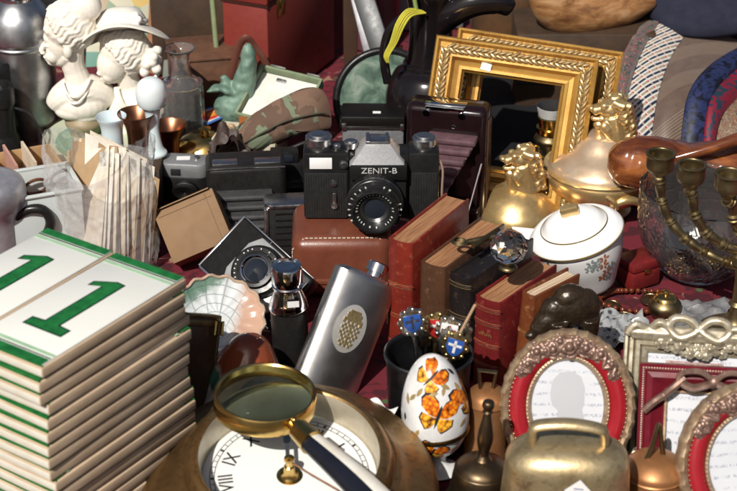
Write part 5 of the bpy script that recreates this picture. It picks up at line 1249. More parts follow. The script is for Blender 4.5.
for k in range(5): b.ball(HM @ Vector((1.9 + .4 * math.cos(k * 1.26), -2.1 + .3 * math.sin(k), 1.0 + .5 * math.sin(k * 1.26))), .42, nu=8, nv=10)
b.build('hat_band', m_plas, b2)
# ============================================================= glass and copper cups
t = NT('dusty_clear_glass'); m_clear = t.out((.97, .97, .96), t.math('MULTIPLY_ADD', t.noise(90), .1, .02), 0, Transmission_Weight=.93, IOR=1.4); t.bump(t.math('ADD', t.vor(120), t.noise(60, 3)), .25, .002)
dp = P(183, 150, 0)
de = thing('decanter', 'clear ribbed glass decanter with a flared lip, right of the busts', 'decanter', (dp.x + .2, dp.y, 0))
MB().lathe(smp([(0, .0), (2.3, 0), (2.4, .3), (2.4, 7.4), (2.2, 8.1), (1.4, 8.8), (1.1, 9.3), (1.05, 11.3), (1.65, 12.0), (1.7, 12.15), (1.45, 12.1), (.8, 11.3), (.8, 9.3), (1.2, 8.5), (2.0, 7.8), (2.15, 7.2), (2.15, .7), (0, .6)], 4), 64, wob=lambda a, z: .02 * math.cos(a * 14) if z < 8 else 0).build('bottle', m_clear, de)
m_opal = M('white_opaline', (.66, .72, .74), .12, sc=20, col2=(.72, .76, .78), Subsurface_Weight=.3)
ZB = PY(136, 112, 11.2).z - 4.9          # a low block carries the cups and the ball vase
bl = thing('wooden_block', 'low dark wooden block under the left copper cup and the milky glass', 'block', (P(131, 150, ZB).x, 10.2, 0))
MB().box(0, 0, ZB / 2, 7.0, 5.6, ZB, bev=.12).build('block_body', m_oldwood, bl)
op = PY(151, 95, 11.2)
go = thing('opaline_vase', 'milky white glass ball vase in front of the hatted bust', 'vase', (op.x, 11.4, op.z - 4.2))
zf = ZB - op.z + 4.2
MB().lathe(smp([(1.25, zf), (1.3, zf + .3), (.9, zf + .9), (.6, 0.2), (.75, 1.8), (.9, 2.5), (1.4, 3.0)], 4), 40).build('foot', m_opal, go)
MB().lathe(smp([(.9, 2.6), (1.4, 3.1), (1.62, 4.2), (1.4, 5.3), (.7, 5.9), (0, 6.0)], 5), 40).build('globe', m_opal, go)
op = P(111, 117, ZB + 4.75)
oc = thing('opaline_cup', 'milky white flared glass cup left of the copper cups', 'cup', (op.x, op.y, ZB))
MB().lathe(smp([(0, 0), (1.2, 0), (1.25, .3), (1.1, 1.5), (1.15, 3.6), (1.55, 4.7), (1.5, 4.75), (1.0, 3.6), (.9, 1.2), (0, .8)], 4), 40).build('cup_body', m_opal, oc)
m_cup = M('brown_copper', (.36, .16, .085), .34, 1.0, col2=(.20, .085, .05), sc=45, rv=.12)
for px, py, lb, dz in ((136, 113, 'flared copper cup at the left of the copper pair', 0), (171, 166, 'flared copper cup at the right of the copper pair, beside the brass dish', 0)):
    zb_ = ZB if px < 150 else 0; q_ = P(px, py, zb_ + (4.9 if zb_ else 0)); o = thing('copper_cup', lb, 'cup', (q_.x, q_.y, zb_), group='copper cups')
    MB().lathe(smp([(0, 0), (1.3, 0), (1.35, .3), (1.1, .8), (1.05, 2.2), (1.25, 3.6), (1.85, 4.7), (1.95, 4.85), (1.85, 4.9), (1.3, 4.0), (1.0, 3.0), (.9, 1), (0, .8)], 4), 48).build('cup_body', m_cup, o)
q_ = P(206, 158, 0)
o = thing('brass_dish', 'upturned brass dish beside the right copper cup', 'dish', (q_.x, q_.y, 0), (0, 0, 10))
MB().lathe(smp([(3.4, 0), (3.5, .15), (3.2, .5), (2.9, 1.6), (2.0, 2.6), (.8, 3.0), (0, 3.05)], 5), 48, sx=1.15).build('dish_body', m_brass, o)
MB().lathe([(.6, 3.0), (.5, 3.3), (.7, 3.6), (0, 3.8)], 20).build('knob', m_brass, o)
q_ = P(220, 160, 0)
b = MB(); b.box(0, 0, .8, 4.4, 3.4, 1.6, bev=.1, M=RZ(20)); o = b.build('card_box', M('tan_card', (.42, .29, .16), .7, sc=50)); place(o, (q_.x, q_.y - 2.6, 0)); tag(o, 'flat tan card box in front of the brass dish', 'box')
# colourful tin plate
q_ = PY(205, 118, 23.5)
tin = thing('tin_toy', 'colourful flat tin toy painted red blue and yellow, lying on the brass dish', 'toy', (q_.x, q_.y, q_.z), (22, -18, 0))
pl = [(-3.0, -.8), (-2.2, -1.25), (.5, -1.2), (2.4, -.8), (3.0, .2), (2.3, 1.0), (.6, 1.3), (-1.6, 1.1), (-2.8, .3)]
MB().plate(pl, 0, .14, bev=.03).build('plate', M('tin_blue', (.04, .13, .42), .25), tin)
MB().plate([(x * .86, y * .8) for x, y in pl], .14, .17).build('white_border', m_white, tin, flat=True)
MB().plate([(x * .5 + .9, y * .6 + .05) for x, y in pl], .172, .19).build('red_patch', M('tin_red', (.50, .045, .03), .25), tin, flat=True)
MB().plate(ellipse(.75, .4, 20, 1.0, .1), .192, .21).build('orange_spot', M('tin_orange', (.65, .22, .03), .25), tin, flat=True)
b = MB()
for k, x in enumerate((-2.1, -1.5, -.95)): b.plate(ellipse(.26, .5, 16, x, -.1), .172, .19)
b.build('yellow_spots', m_ch['yellow'], tin, flat=True)
b = MB(); b.plate(ellipse(.35, .2, 16, -1.2, .55), .192, .2); b.plate(ellipse(.3, .2, 16, 2.1, -.3), .192, .2); b.build('green_spots', m_ch['green'], tin, flat=True)
# ============================================================= crates, suitcase and background clutter
q_ = P(203, 128, 0)
o = thing('wooden_box', 'worn brown wooden box behind the decanter', 'box', (q_.x, q_.y + 6, 0), (0, 0, 12))
MB().box(0, 0, 3.6, 8, 7, 7.2, bev=.15).build('body', M('worn_brown_wood', (.15, .07, .038), .6, sc=60, col2=(.08, .035, .02)), o)
MB().box(0, 0, 7.35, 8.3, 7.3, .3, bev=.05).build('lid', M('worn_brown_wood', (0, 0, 0)), o)
q_ = P(205, 95, 0)
o = thing('dark_chest', 'dark wooden chest with a woven beige edge behind the brown box', 'chest', (q_.x, q_.y + 11, 0), (0, 0, 4))
MB().box(0, 0, 5.5, 14, 9, 11, bev=.15).build('body', m_oldwood, o)
b = MB()
for k in range(26): b.tube([(-7.0 + k * .55, -4.6, 10.2 + .3 * (k % 2)), (-6.6 + k * .55, -4.6, 11.2)], .22, 6)
b.build('woven_edge', M('raffia', (.40, .33, .18), .8), o)
b = MB(); b.ball((0, 0, 11.0), (5.5, 3.2, 2.6), disp=.4, fs=3); b.build('yellow_cloth', M('yellow_cloth', (.55, .34, .02), .8, sc=50), o)
sc_ = P(270, 112, 0)
su = thing('suitcase', 'red vinyl suitcase with a latch plate, standing on edge behind the green box', 'suitcase', (sc_.x, sc_.y, 0), (0, 0, 66))
m_vinyl = M('red_vinyl', (.20, .028, .020), .5, sc=40, col2=(.17, .025, .018), bump=.15, bsc=600)
MB().box(9, 2.9, 6.4, 18, 5.8, 12.8, bev=.3).build('body', m_vinyl, su)
MB().box(9, 2.9, 16.1, 18.2, 6.0, 6.2, bev=.3).build('lid', m_vinyl, su)
b = MB()
for x, y, sx_, sy_ in ((9, -.06, 18.2, .12), (-.06, 2.9, .12, 6)): b.box(x, y, 12.9, sx_, sy_, .3)
b.build('seam_trim', M('dark_trim', (.05, .015, .012), .4), su)
b = MB(); b.box(3.4, -.1, 11.8, 2.2, .2, 2.2, bev=.06); b.box(3.4, -.25, 12.3, 1.0, .2, 1.2, bev=.05); b.build('latch_plate', m_brass, su)
b = MB(); b.box(2.2, -.1, 2.8, .8, .2, .8, bev=.05); b.build('lock', m_alu, su)
y_ = sc_.y - 3.5
MB_ = MB(); pts = [PY(226, 96, y_ + .5), PY(231, 76, y_), PY(238, 48, y_), PY(246, 38, y_ - .3), PY(254, 46, y_), PY(266, 64, y_), PY(270, 90, y_ + .5)]
MB_.tube([p - pts[0] for p in pts], .42, 8, smooth=6, flat=.35); o = MB_.build('leather_strap', M('brown_strap', (.13, .045, .03), .45, sc=60)); place(o, pts[0]); tag(o, 'dark brown leather strap looped in front of the red suitcase', 'strap')
# verdigris bird
g0 = P(243, 140, 0)
m_verd = M('verdigris', (.20, .31, .25), .6, .2, col2=(.10, .17, .13), sc=60, bump=.2)
vb = lambda px, py, dy=0: PY(px, py, 24 + dy) - PY(243, 140, 24)
b = MB()
b.tube([vb(238, 110), vb(243, 88), vb(248, 66), vb(248.5, 52), vb(247, 44)], [2.0, 1.35, .95, .75, .4], 16, smooth=5)
b.ball(vb(237, 108), (2.6, 1.8, 2.4)); b.tube([vb(240, 95), vb(228, 90, -.4), vb(217, 88, -.8), vb(206, 92, -1)], [1.3, 1.1, .8, .15], 14, smooth=4, flat=.45)
b.tube([vb(236, 104), vb(226, 102, -.4), vb(214, 108, -.8)], [1.2, .9, .2], 14, smooth=4, flat=.5); b.tube([vb(230, 92), vb(226, 82), vb(222, 76)], [.8, .6, .3], 12); b.ball(vb(238, 128), (2.4, 2.0, 2.4))
o = b.blob('bird_figure', m_verd, None, .13, 4, .15, .8); place(o, PY(243, 140, 24)); tag(o, 'green patinated bird figure with an upright neck, left of the open green box', 'figurine')
y_ = 33; p0, p1 = PY(222, 112, y_), PY(211, -14, y_ + 3)
mm, L = lean(p0, p1); tag(place(MB().tube([(0, 0, -3), (0, 0, L)], .32, 10).build('green_rod', M('pale_green_paint', (.22, .27, .14), .45)), None, M=mm), 'thin pale green metal rod upright in front of the dark chest', 'rod')
# open green box with white lining
p0 = PY(266, 122, 19); p1 = PY(296, 74, 25)
mm, L = lean(p0, p1, 24)
m_gbox = M('green_cloth_box', (.21, .26, .16), .85, sc=120, col2=(.15, .19, .115), bump=.4, bsc=900)
gb = thing('jewel_box', 'open green cloth box with a white lined lid and trinkets inside', 'jewel box', M=mm @ RY(-4))
W_ = 7.4
b = MB(); b.box(0, .9, L / 2, W_, .3, L)
for x in (-1, 1): b.box(x * (W_ / 2 - .12), .35, L / 2, .3, 1.2, L, bev=.04)
for z in (.1, L - .1): b.box(0, .35, z, W_ - .5, 1.2, .3, bev=.04)
b.build('lid', m_gbox, gb)
MB().box(0, .7, L / 2, W_ - .6, .1, L - .6).build('white_lining', M('ivory_satin', (.74, .72, .66), .6, sc=25), gb)
MB().box(-1.6, -.3, L + .06, 1.8, .5, .15, bev=.05).build('hinge', m_alu, gb); MB().box(-.9, .55, L - 1.0, 1.1, .3, .4, bev=.05).build('clasp', m_alu, gb); MB().box(2.6, -.3, L + .1, 1.5, .4, .15, bev=.05).build('hinge', m_alu, gb)
bt = thing('jewel_box', 'shallow cream tray of beads and a blue stone below the open green box', 'tray', (p0.x - 1.6, p0.y - 3.0, 0), (0, 0, -14))
zb = p0.z - .6
b = MB(); b.box(0, 0, zb / 2 - .2, 7.0, 4.6, max(.4, zb - .6), bev=.08); b.build('box_base', m_gbox, bt)
b = MB()
for x in (-1, 1): b.box(x * 3.4, 0, zb, .2, 4.6, 1.4, bev=.04)
for y in (-1, 1): b.box(0, y * 2.2, zb, 6.6, .2, 1.4, bev=.04)
b.build('tray_rim', M('ivory_card', (.55, .50, .38), .7), bt)
b = MB()
for k in range(30): b.ball((rnd.uniform(-3, 3), rnd.uniform(-1.9, 1.9), zb - .2 + rnd.uniform(0, .6)), rnd.uniform(.25, .5), nu=8, nv=10)
b.build('beads', M('beige_beads', (.46, .33, .20), .35, sc=200), bt)
MB().ball((-1.1, -.6, zb + .5), (1.1, .9, .75)).build('blue_stone', M('cobalt', (.03, .035, .32), .25), bt)
# ============================================================= camouflage cap
def pillow(out, th_, rings=7, puff=.5):
    n = len(out); cx = sum(p[0] for p in out) / n; cz = sum(p[1] for p in out) / n
    b = MB()
    for sgn in (-1, 1):
        def fn(u, v, sgn=sgn):
            k = int(round(v * n)) % n; r_ = 1 - u
            x = cx + (out[k][0] - cx) * r_; z = cz + (out[k][1] - cz) * r_
            return Vector((x, sgn * th_ * (1 - r_ ** 3) ** puff + .55 * noise.noise(Vector((x * .45, z * .6, sgn * 3))) + .12 * noise.noise(Vector((x * 1.6, z * 1.6, sgn))), z))
        b.grid(fn, rings, n, cv=True, cap=False)
    return b
t = NT('camouflage'); w = t.noise(22, 3, .45, .8); w2 = t.noise(26, 3, .45, .6, vec=t.map(loc=(.5, .2, .8)))
c = t.ramp(w, [(0, (.105, .062, .042)), (.53, (.14, .17, .11)), (.62, (.035, .026, .02))], True); c = t.mix(t.ramp(w2, [(.52, 0.0), (.53, 1.0)], True), c, (.15, .09, .06)); t.bump(t.noise(700, 2), .4, .0006); m_camo = t.out(c, .9)
m_dgreen = M('dark_green_lining', (.045, .075, .05), .8)
cc = PY(282, 128, 14.5); sc_c = .108
cap = thing('camouflage_cap', 'camouflage cloth cap with a dark piped edge, in front of the open green box', 'cap', (cc.x, cc.y, cc.z), (-10, 0, 0))
CO = [(216, 150), (226, 136), (246, 121), (268, 107), (288, 98), (306, 92), (320, 93), (327, 102), (330, 116), (329, 128), (316, 129), (296, 136), (276, 144), (258, 150), (240, 156), (226, 158)]
co = [Vector(((x - 282) * sc_c, 0, (128 - y) * sc_c * 1.1)) for x, y in CO]
co2, _ = spline(co, 1, 4, True)
pillow([(v.x, v.z) for v in co2], 1.9, puff=.75).build('crown', m_camo, cap)
lo = [Vector(((x - 282) * sc_c, y_, (128 - y) * sc_c * 1.1)) for x, y, y_ in ((228, 158, -1.2), (250, 155, -2.4), (276, 146, -2.9), (304, 136, -2.6), (328, 129, -1.4))]
MB().tube(lo, .24, 10, smooth=6).build('piping', m_bleather, cap)
MB().tube([Vector(((x - 282) * sc_c, -1.75 + yy, (128 - y) * sc_c * 1.1)) for x, y, yy in ((232, 146, .5), (256, 132, -.35), (284, 118, -.5), (310, 112, -.2), (326, 112, .8))], .10, 8, smooth=6).build('seam', M('olive_thread', (.07, .06, .04), .9), cap)
b = MB(); b.grid(lambda u, v: (lambda i, q: Vector((q.x * (1 - .05 * v), q.y + 1.6 * v, q.z - (1.9 * math.sin(PI * min(1, max(0, u))) + .2) * v)))(0, lo[min(4, int(u * 4))].lerp(lo[min(4, int(u * 4) + 1)], u * 4 - int(u * 4)) if u < 1 else lo[4]), 25, 5); b.build('lining', m_dgreen, cap)
q_ = PY(229, 150, 12)
o = MB().grid(lambda u, v: Vector(((u - .5) * 4.2 + .4 * noise.noise(Vector((u * 5, v * 5, 0))), (v - .5) * 3 + .5 * noise.noise(Vector((u * 6, v * 4, 3))), 2.0 * noise.noise(Vector((u * 4, v * 4, 7))) + 1.6 * math.sin(PI * u))), 26, 22).build('dark_cloth', M('dark_brown_cloth', (.05, .03, .025), .6, sc=60)); place(o, q_); tag(o, 'crumpled dark brown cloth at the left tip of the camouflage cap', 'cloth')
# ============================================================= round black rimmed mirror, posts, cloths, jug
p0 = PY(386, 150, 27); p1 = PY(386, 56, 31)
mm, L = lean(p0, p1, 0)
rm = thing('round_mirror', 'round black rimmed glass with a green face, behind the grey box camera', 'mirror', M=mm)
r_ = L / 2 * 1.06
MB().tube([(r_ * math.cos(k * PI / 36), 0, r_ * math.sin(k * PI / 36) + r_) for k in range(72)], .42, 12, closed=True).build('rim', m_camblk, rm)
t = NT('mottled_green_face'); m_gf = t.out(t.ramp(t.noise(45, 5, .6, 1), [(.38, (.035, .07, .05)), (.55, (.11, .17, .13)), (.66, (.20, .24, .20))]), .25)
MB().prism(ellipse(r_ - .2, r_ - .2, 60, 0, r_), -.05, .25).build('face', m_gf, rm)
for k in range(4):
    MB().grid(lambda u, v, k=k: Vector((-3.0 + k * .9 + 1.1 * (u - .5), -.35 - .5 * u * v, 4.0 + .5 * math.sin(k * 2) + 1.0 * (v - .5) * (1 - abs(u - .5)) + .2 * noise.noise(Vector((u * 4, v * 4, k))))), 9, 7).build('torn_white_paper', m_tag, rm)
MB().tube([(1.5, -.4, 6.0), (2.6, -.6, 6.3), (3.6, -.5, 6.2)], [.2, .3, .15], 8, flat=.4).build('dark_clip', m_camblk, rm)
o = thing('wooden_post', 'brown wooden post standing right of the red suitcase', 'post', (P(352, 95, 0).x - .2, 44, 0)); MB().box(0, 0, 12, 1.7, 2.6, 24, bev=.1).build('post_body', M('brown_post', (.06, .03, .017), .6, sc=40), o); MB().box(0, 0, 24.2, 2.2, 3.0, .4, bev=.08).build('post_cap', m_oldwood, o)
m_dred = M('dark_red_velvet', (.10, .012, .018), .95, sc=40, col2=(.06, .008, .012), Sheen_Weight=.2)
def drape(x0, x1, y, h, nm, lab, mt, k=1.2):
    o = MB().grid(lambda u, v: Vector((x0 + (x1 - x0) * u + .3 * math.sin(v * 4 + u * 9), y + k * math.sin(u * 14) * (1.1 - v * .5) - 3 * (1 - v) ** 2, h * v)), 50, 12)
    o = o.build(nm, mt); tag(o, lab, 'cloth'); return o
drape(-10, 3.5, 55, 27, 'velvet_curtain', 'dark red velvet cloth hanging behind the suitcase and post', m_dred)
p0, p1 = PY(392, 84, 34), PY(360, -14, 40)
mm, L = lean(p0, p1); b = MB(); b.box(0, 0, L / 2, 2.4, .5, L, bev=.1); tag(place(b.build('grey_strut', M('charcoal_metal', (.045, .047, .05), .4, .5)), None, M=mm), 'sloping dark grey metal strut left of the black jug', 'strut')
p0, p1 = PY(378, 76, 38), PY(356, -14, 43)
mm, L = lean(p0, p1); b = MB(); b.box(0, 0, L / 2, 2.0, .3, L, bev=.1); tag(place(b.build('steel_bar', M('pale_grey_metal', (.25, .25, .27), .4, .7)), None, M=mm), 'pale grey metal bar edge beside the dark strut', 'bar')
o = thing('grey_crate', 'grey plastic crate with a red tube frame behind the black jug', 'crate', (6.0, 62, 0), (0, 0, 6)); MB().box(0, 0, 7, 12, 6, 14, bev=.3).build('body', M('grey_plastic', (.20, .21, .22), .5), o)
b = MB(); b.tube([(-3.0, -3.4, 0), (-3.0, -3.4, 24), (6, -3.4, 24)], .5, 10); b.tube([(-3, -3.4, 18.5), (6, -3.4, 18.5)], .4, 10); b.build('red_tube', M('red_paint', (.40, .02, .03), .35), o)
m_ebony = M('glossy_ebony', (.006, .005, .006), .16, sc=40, col2=(.010, .007, .008), rv=.07)
jp = P(428, 140, 0)
ju = thing('black_jug', 'glossy black jug with a thick curving spout, left of the gilt frames', 'jug', (jp.x, 21.5, 0))
MB().lathe(smp([(3.2, 0), (3.8, .5), (4.6, 3), (4.9, 6), (4.7, 8), (3.9, 9.8), (2.9, 10.6), (2.7, 11.2)], 5), 56).build('body', m_ebony, ju)
MB().lathe([(2.75, 10.5), (3.0, 10.7), (2.95, 10.95), (2.7, 11.1)], 48).build('collar', m_ebony, ju)
MB().lathe(smp([(2.65, 11), (2.4, 12.5), (2.3, 15), (2.5, 17.5), (2.9, 19), (2.7, 19.1), (2.1, 17)], 5), 48).build('neck', m_ebony, ju)
MB().tube([(.6, -.6, 15.4), (2.2, -1.4, 17.2), (4.4, -1.8, 18.4), (6.8, -1.8, 18.5), (8.2, -1.6, 17.6)], [1.5, 1.6, 1.55, 1.4, .9], 20, smooth=6).build('spout', m_ebony, ju)
MB().tube([(-2.3, 0, 16.5), (-4.3, .4, 14.5), (-5.0, .4, 11.5), (-4.6, .2, 8.4)], [.5, .55, .55, .5], 12, smooth=6).build('handle', m_ebony, ju)
yc = thing('yellow_cord', 'bundle of bright yellow cord hanging over the neck of the black jug', 'cord', (jp.x, 21.5, 0))
m_yc = M('yellow_plastic', (.60, .55, .06), .45)
qq = lambda px, py, dy: PY(px, py, 17.8 + dy) - Vector((jp.x, 21.5, 0))
for k in range(6):
    j = (k - 2.5) * .8 + rnd.uniform(-.35, .35); MB().tube([qq(424 + j, 12 + j * .6, .6), qq(410 + j * 1.2, 13 + j * 1.8, -.4), qq(401 + j * 2.0, 24 + j * 1.1, -.9), qq(394 + j * 1.8, 42, -1.1 + .08 * j), qq(387 + j * 1.3, 57 - abs(j), -1.2), qq(388 + j * .5, 64 - rnd.uniform(0, 5), -1.1)], .095, 7, smooth=6).build('strand', m_yc, yc)
MB().tube([qq(413, -12, 0), qq(415, 2, .2), qq(417, 12, .4)], .22, 7, smooth=4).build('green_string', M('lime_string', (.30, .42, .12), .6), yc)
# far left background pieces
q_ = P(172, 60, 0)
p0, p1 = PY(172, 70, 44), PY(178, -14, 48); mm, L = lean(p0, p1); tag(place(MB().box(0, 0, L / 2 - 3, 2.1, .8, L + 6, bev=.08).build('grey_board', M('grey_green_paint', (.16, .18, .16), .6)), None, M=mm), 'grey green painted board standing behind the decanter', 'board')
p0, p1 = PY(156, 66, 46), PY(160, -14, 50); mm, L = lean(p0, p1, 20); tag(place(MB().box(0, 0, L / 2 - 3, 2.4, .8, L + 6, bev=.08).build('brown_board', M('orange_brown_wood', (.30, .13, .06), .6, sc=40)), None, M=mm), 'orange brown wooden board left of the grey board', 'board')
t = NT('magazine_print'); m_mag = t.out(t.ramp(t.vor(38, 'F1', 'Color'), [(.25, (.30, .06, .05)), (.4, (.55, .50, .38)), (.55, (.10, .25, .20)), (.7, (.60, .40, .12)), (.85, (.10, .12, .20))]), .4)
p0, p1 = PY(128, 118, 46), PY(134, -14, 53); mm, L = lean(p0, p1, -10); tag(place(MB().box(0, 0, L / 2, 11, .8, L, bev=.05).build('magazine', m_mag), None, M=mm), 'magazine with a colourful cover leaning behind the two busts', 'magazine')
def heap(nm, lab, c, r_, mt, seed):
    b = MB(); b.ball(c, r_, nu=30, nv=40, disp=.35, fs=2.2); o = b.build(nm, mt); o.location = (0, 0, 0); tag(o, lab, 'cloth'); return o
heap('blue_cloth', 'pale blue cloth heap behind the thermos and bust', (-41, 62, 8), (6.5, 5, 11), M('blue_cotton', (.12, .18, .42), .9, sc=40), 1)
heap('red_bag', 'dark red cloth bag behind the thermos', (-54, 58, 8), (7, 6, 9), M('red_nylon', (.28, .02, .05), .6, sc=40), 2)
heap('black_bag', 'black cloth bag in the gap right of the thermos', (-37, 54, 4), (5, 4, 7), M('black_nylon', (.015, .015, .018), .7), 3)
# ============================================================= left side: plate, trays, mug, postcards
q_ = P(88, 172, 0)
o = thing('painted_plate', 'round glass plate with a gilt rim and green centre behind the postcards', 'plate', (q_.x, q_.y + 2, 2.2), (8, 0, 0))
MB().lathe([(0, .2), (3.4, .2), (4.9, .9), (5.0, 1.0), (4.9, 1.05), (3.3, .45), (0, .42)], 56).build('plate_body', M('pale_green_glaze2', (.50, .52, .40), .15, sc=50, col2=(.40, .44, .32)), o)
MB().lathe([(4.9, .85), (5.15, .95), (5.1, 1.15), (4.85, 1.1)], 64).build('gilt_rim', m_dull, o)
MB().lathe([(0, .44), (3.0, .48), (3.6, .68)], 40).build('green_centre', M('sea_green', (.05, .20, .13), .25, sc=60, col2=(.20, .30, .2)), o)
MB().lathe([(2.4, -2.2), (2.3, -.2), (2.6, .22)], 40).build('foot', m_dull, o)
q_ = P(18, 222, 0)
o = thing('wooden_tray', 'shallow wooden tray of pink papers behind the white tub', 'tray', (q_.x - 1, q_.y + 3.5, 0), (0, 0, 24))
m_ply = M('light_plywood', (.45, .28, .14), .6, sc=50)
b = MB(); b.box(0, 0, 2.6, 10, 7, .3)
for y in (-3.5, 3.5): b.box(0, y, 3.6, 10.3, .3, 2.3, bev=.04)
for x in (-5, 5): b.box(x, 0, 3.6, .3, 6.6, 2.3, bev=.04)
b.box(0, 0, 1.2, 9, 6, 2.4); b.build('tray_body', m_ply, o)
for k, (c_, n_) in enumerate((((.60, .22, .20), 'pink_paper'), ((.66, .55, .42), 'cream_paper'), ((.55, .30, .24), 'salmon_paper'), ((.66, .55, .42), 'cream_paper'))):
    MB().box(-2.4 + k * 1.5, .2 * k, 4.2, .25, 5.6, 3.0, M=RY(-14 + 5 * k)).build('paper', M(n_, c_, .8), o)
q_ = P(38, 268, 0)
t = NT('milky_plastic'); m_milk = t.out(t.ramp(t.noise(25, 3), [(.3, (.76, .76, .74)), (.7, (.82, .81, .78))]), .35, 0, Transmission_Weight=.25, Subsurface_Weight=.2)
o = thing('plastic_tub', 'milky white plastic tub between the postcards and the grey mug', 'tub', (q_.x - 1.0, q_.y + 2.6, 0), (0, 0, 22))
b = MB()
for sx_, sy_, x, y in ((9.6, .25, 0, -3), (9.6, .25, 0, 3), (.25, 5.7, -4.7, 0), (.25, 5.7, 4.7, 0)): b.box(x, y, 3.9, sx_, sy_, 7.8, bev=.06)
b.box(0, 0, .2, 9.2, 5.6, .3); b.build('tub_body', m_milk, o)
b = MB()
for sx_, sy_, x, y in ((10.0, .5, 0, -3.1), (10.0, .5, 0, 3.1), (.5, 5.6, -4.8, 0), (.5, 5.6, 4.8, 0)): b.box(x, y, 7.9, sx_, sy_, .25, bev=.08)
b.build('tub_rim', m_milk, o)
q_ = PY(50, 180, 1.5)
gl = thing('spectacles', 'folded brown rimmed spectacles lying on the edge of the white tub', 'spectacles', (q_.x, q_.y - .5, q_.z), (14, -12, 18))
m_shell = M('tortoiseshell', (.16, .06, .03), .2, sc=80, col2=(.05, .02, .012))
for x in (-1.35, 1.35): MB().tube([(x + 1.15 * math.cos(a), 0, .85 * math.sin(a)) for a in [k * PI / 12 for k in range(24)]], .16, 8, closed=True).build('rim', m_shell, gl)
MB().tube([(-.35, 0, .3), (0, -.1, .5), (.35, 0, .3)], .13, 8).build('bridge', m_shell, gl)
MB().tube([(2.5, .1, .3), (1.5, .8, .3), (-1.6, .9, .1), (-2.4, .9, -.5)], .13, 8, smooth=4).build('temple', m_shell, gl)
q_ = P(10, 276, 0)
mg_ = thing('grey_mug', 'grey metal mug with a black handle beside the tile stack', 'mug', (q_.x - 1.2, q_.y + 1.5, 0), (0, 0, 12))
MB().lathe(smp([(0, 0), (2.0, 0), (2.2, .5), (2.2, 4.2), (2.3, 5.8), (3.0, 7.2), (3.25, 8.2), (3.1, 9.2), (2.6, 9.8), (1.5, 10.2), (0, 10.3)], 5), 48).build('body', M('lilac_grey_metal', (.50, .50, .54), .4, .6, col2=(.26, .26, .29), sc=40), mg_)
MB().tube([(2.0, -.8, 5.8), (3.2, -1.0, 6.6), (4.6, -1.2, 6.5), (5.2, -1.2, 5.2), (4.6, -1.1, 3.6), (3.4, -1.0, 2.6), (2.0, -.8, 2.2)], .5, 12, smooth=5).build('handle', m_camblk, mg_)
# postcards in a clear bag
m_card = [M('aged_card', (.80, .74, .64), .75, sc=40, col2=(.56, .46, .33)), M('cream_card', (.84, .82, .77), .7, sc=30, col2=(.64, .58, .48)), M('brown_card', (.46, .32, .19), .75, sc=40, col2=(.36, .24, .13))]
m_pic = M('faded_photo', (.30, .28, .25), .5, sc=150, col2=(.62, .60, .55), var=.25)
q0_ = P(102, 268, 0)
for k in range(18):
    u = k / 17
    o = thing('postcard', '', 'postcard', group='old postcards standing in the clear bag')
    W_, H_ = rnd.uniform(7.6, 8.4), rnd.uniform(10.2, 11.2)
    MB().box(0, 0, H_ / 2, W_, .06, H_).build('card', m_card[(0, 1, 1, 2, 0, 1, 2)[k % 7]], o, flat=True)
    MB().box(W_ / 2 - 1.0, -.036, H_ - 1.2, 1.2, .012, 1.5).build('stamp', m_pic, o, flat=True)
    b = MB(); b.box(-.6, -.036, H_ * .62, W_ * .35, .012, .1); b.box(-.6, -.036, H_ * .56, W_ * .45, .012, .1); b.box(-.9, -.036, H_ * .5, W_ * .3, .012, .1)
    b.build('handwriting', m_pic, o, flat=True)
    o.location = ((q0_.x - 1.9 + 3.4 * u) * .01, (q0_.y + .2 + 3.8 * u) * .01, .006)
    o.rotation_euler = (R(-24 + 26 * u + rnd.uniform(-2, 2)), R(-27 + 42 * u + rnd.uniform(-3, 3)), R(-50 + 14 * u + rnd.uniform(-3, 3)))
    o['label'] = 'front postcard with a stamp and writing, in the clear bag' if k == 0 else 'rearmost postcard in the clear bag' if k == 17 else 'old postcard inside the bundle in the clear bag'
t = NT('clear_film'); tr = t.n('ShaderNodeBsdfTransparent'); gs = t.n('ShaderNodeBsdfGlossy', Roughness=.12); df = t.n('ShaderNodeBsdfDiffuse'); df.inputs[0].default_value = (.8, .8, .8, 1)
fr = t.n('ShaderNodeLayerWeight', Blend=.35)
m1 = t.n('ShaderNodeMixShader'); m1.inputs[0].default_value = .55; t.t.links.new(gs.outputs[0], m1.inputs[1]); t.t.links.new(df.outputs[0], m1.inputs[2])
m2 = t.n('ShaderNodeMixShader'); t.t.links.new(t.math('MULTIPLY_ADD', fr.outputs['Facing'], .6, .22), m2.inputs[0]); t.t.links.new(tr.outputs[0], m2.inputs[1]); t.t.links.new(m1.outputs[0], m2.inputs[2])
t.t.links.new(m2.outputs[0], t.t.nodes['Material Output'].inputs[0]); m_clearfilm = t.m
def bag(u, v):
    a = v * 2 * PI; ca, sa = math.cos(a), math.sin(a)
    z = 11.5 * u + (1.2 * math.sin(a * 2 + .8) + 1.8 * max(0, math.cos(a - .2)) ** 3) * u * u
    x = 5.0 * math.copysign(abs(ca) ** .7, ca) * (1 + .10 * u); y = 3.6 * math.copysign(abs(sa) ** .7, sa) * (1 + .12 * u)
    q_ = Vector((x * .45, y * .45, z * .3))
    k = .55 * noise.noise(q_) + .35 * abs(noise.noise(q_ * 2.7)) + .18 * noise.noise(q_ * 6)
    return Vector((x + ca * k, y + sa * k, z + .3 * noise.noise(q_ * 2)))
o = MB().grid(bag, 46, 90, cv=True).build('clear_bag', m_clearfilm, ang=28); place(o, (q0_.x + .2, q0_.y + 2.2, .05), (0, 0, -42)); tag(o, 'crinkled clear plastic bag holding the old postcards', 'plastic bag')
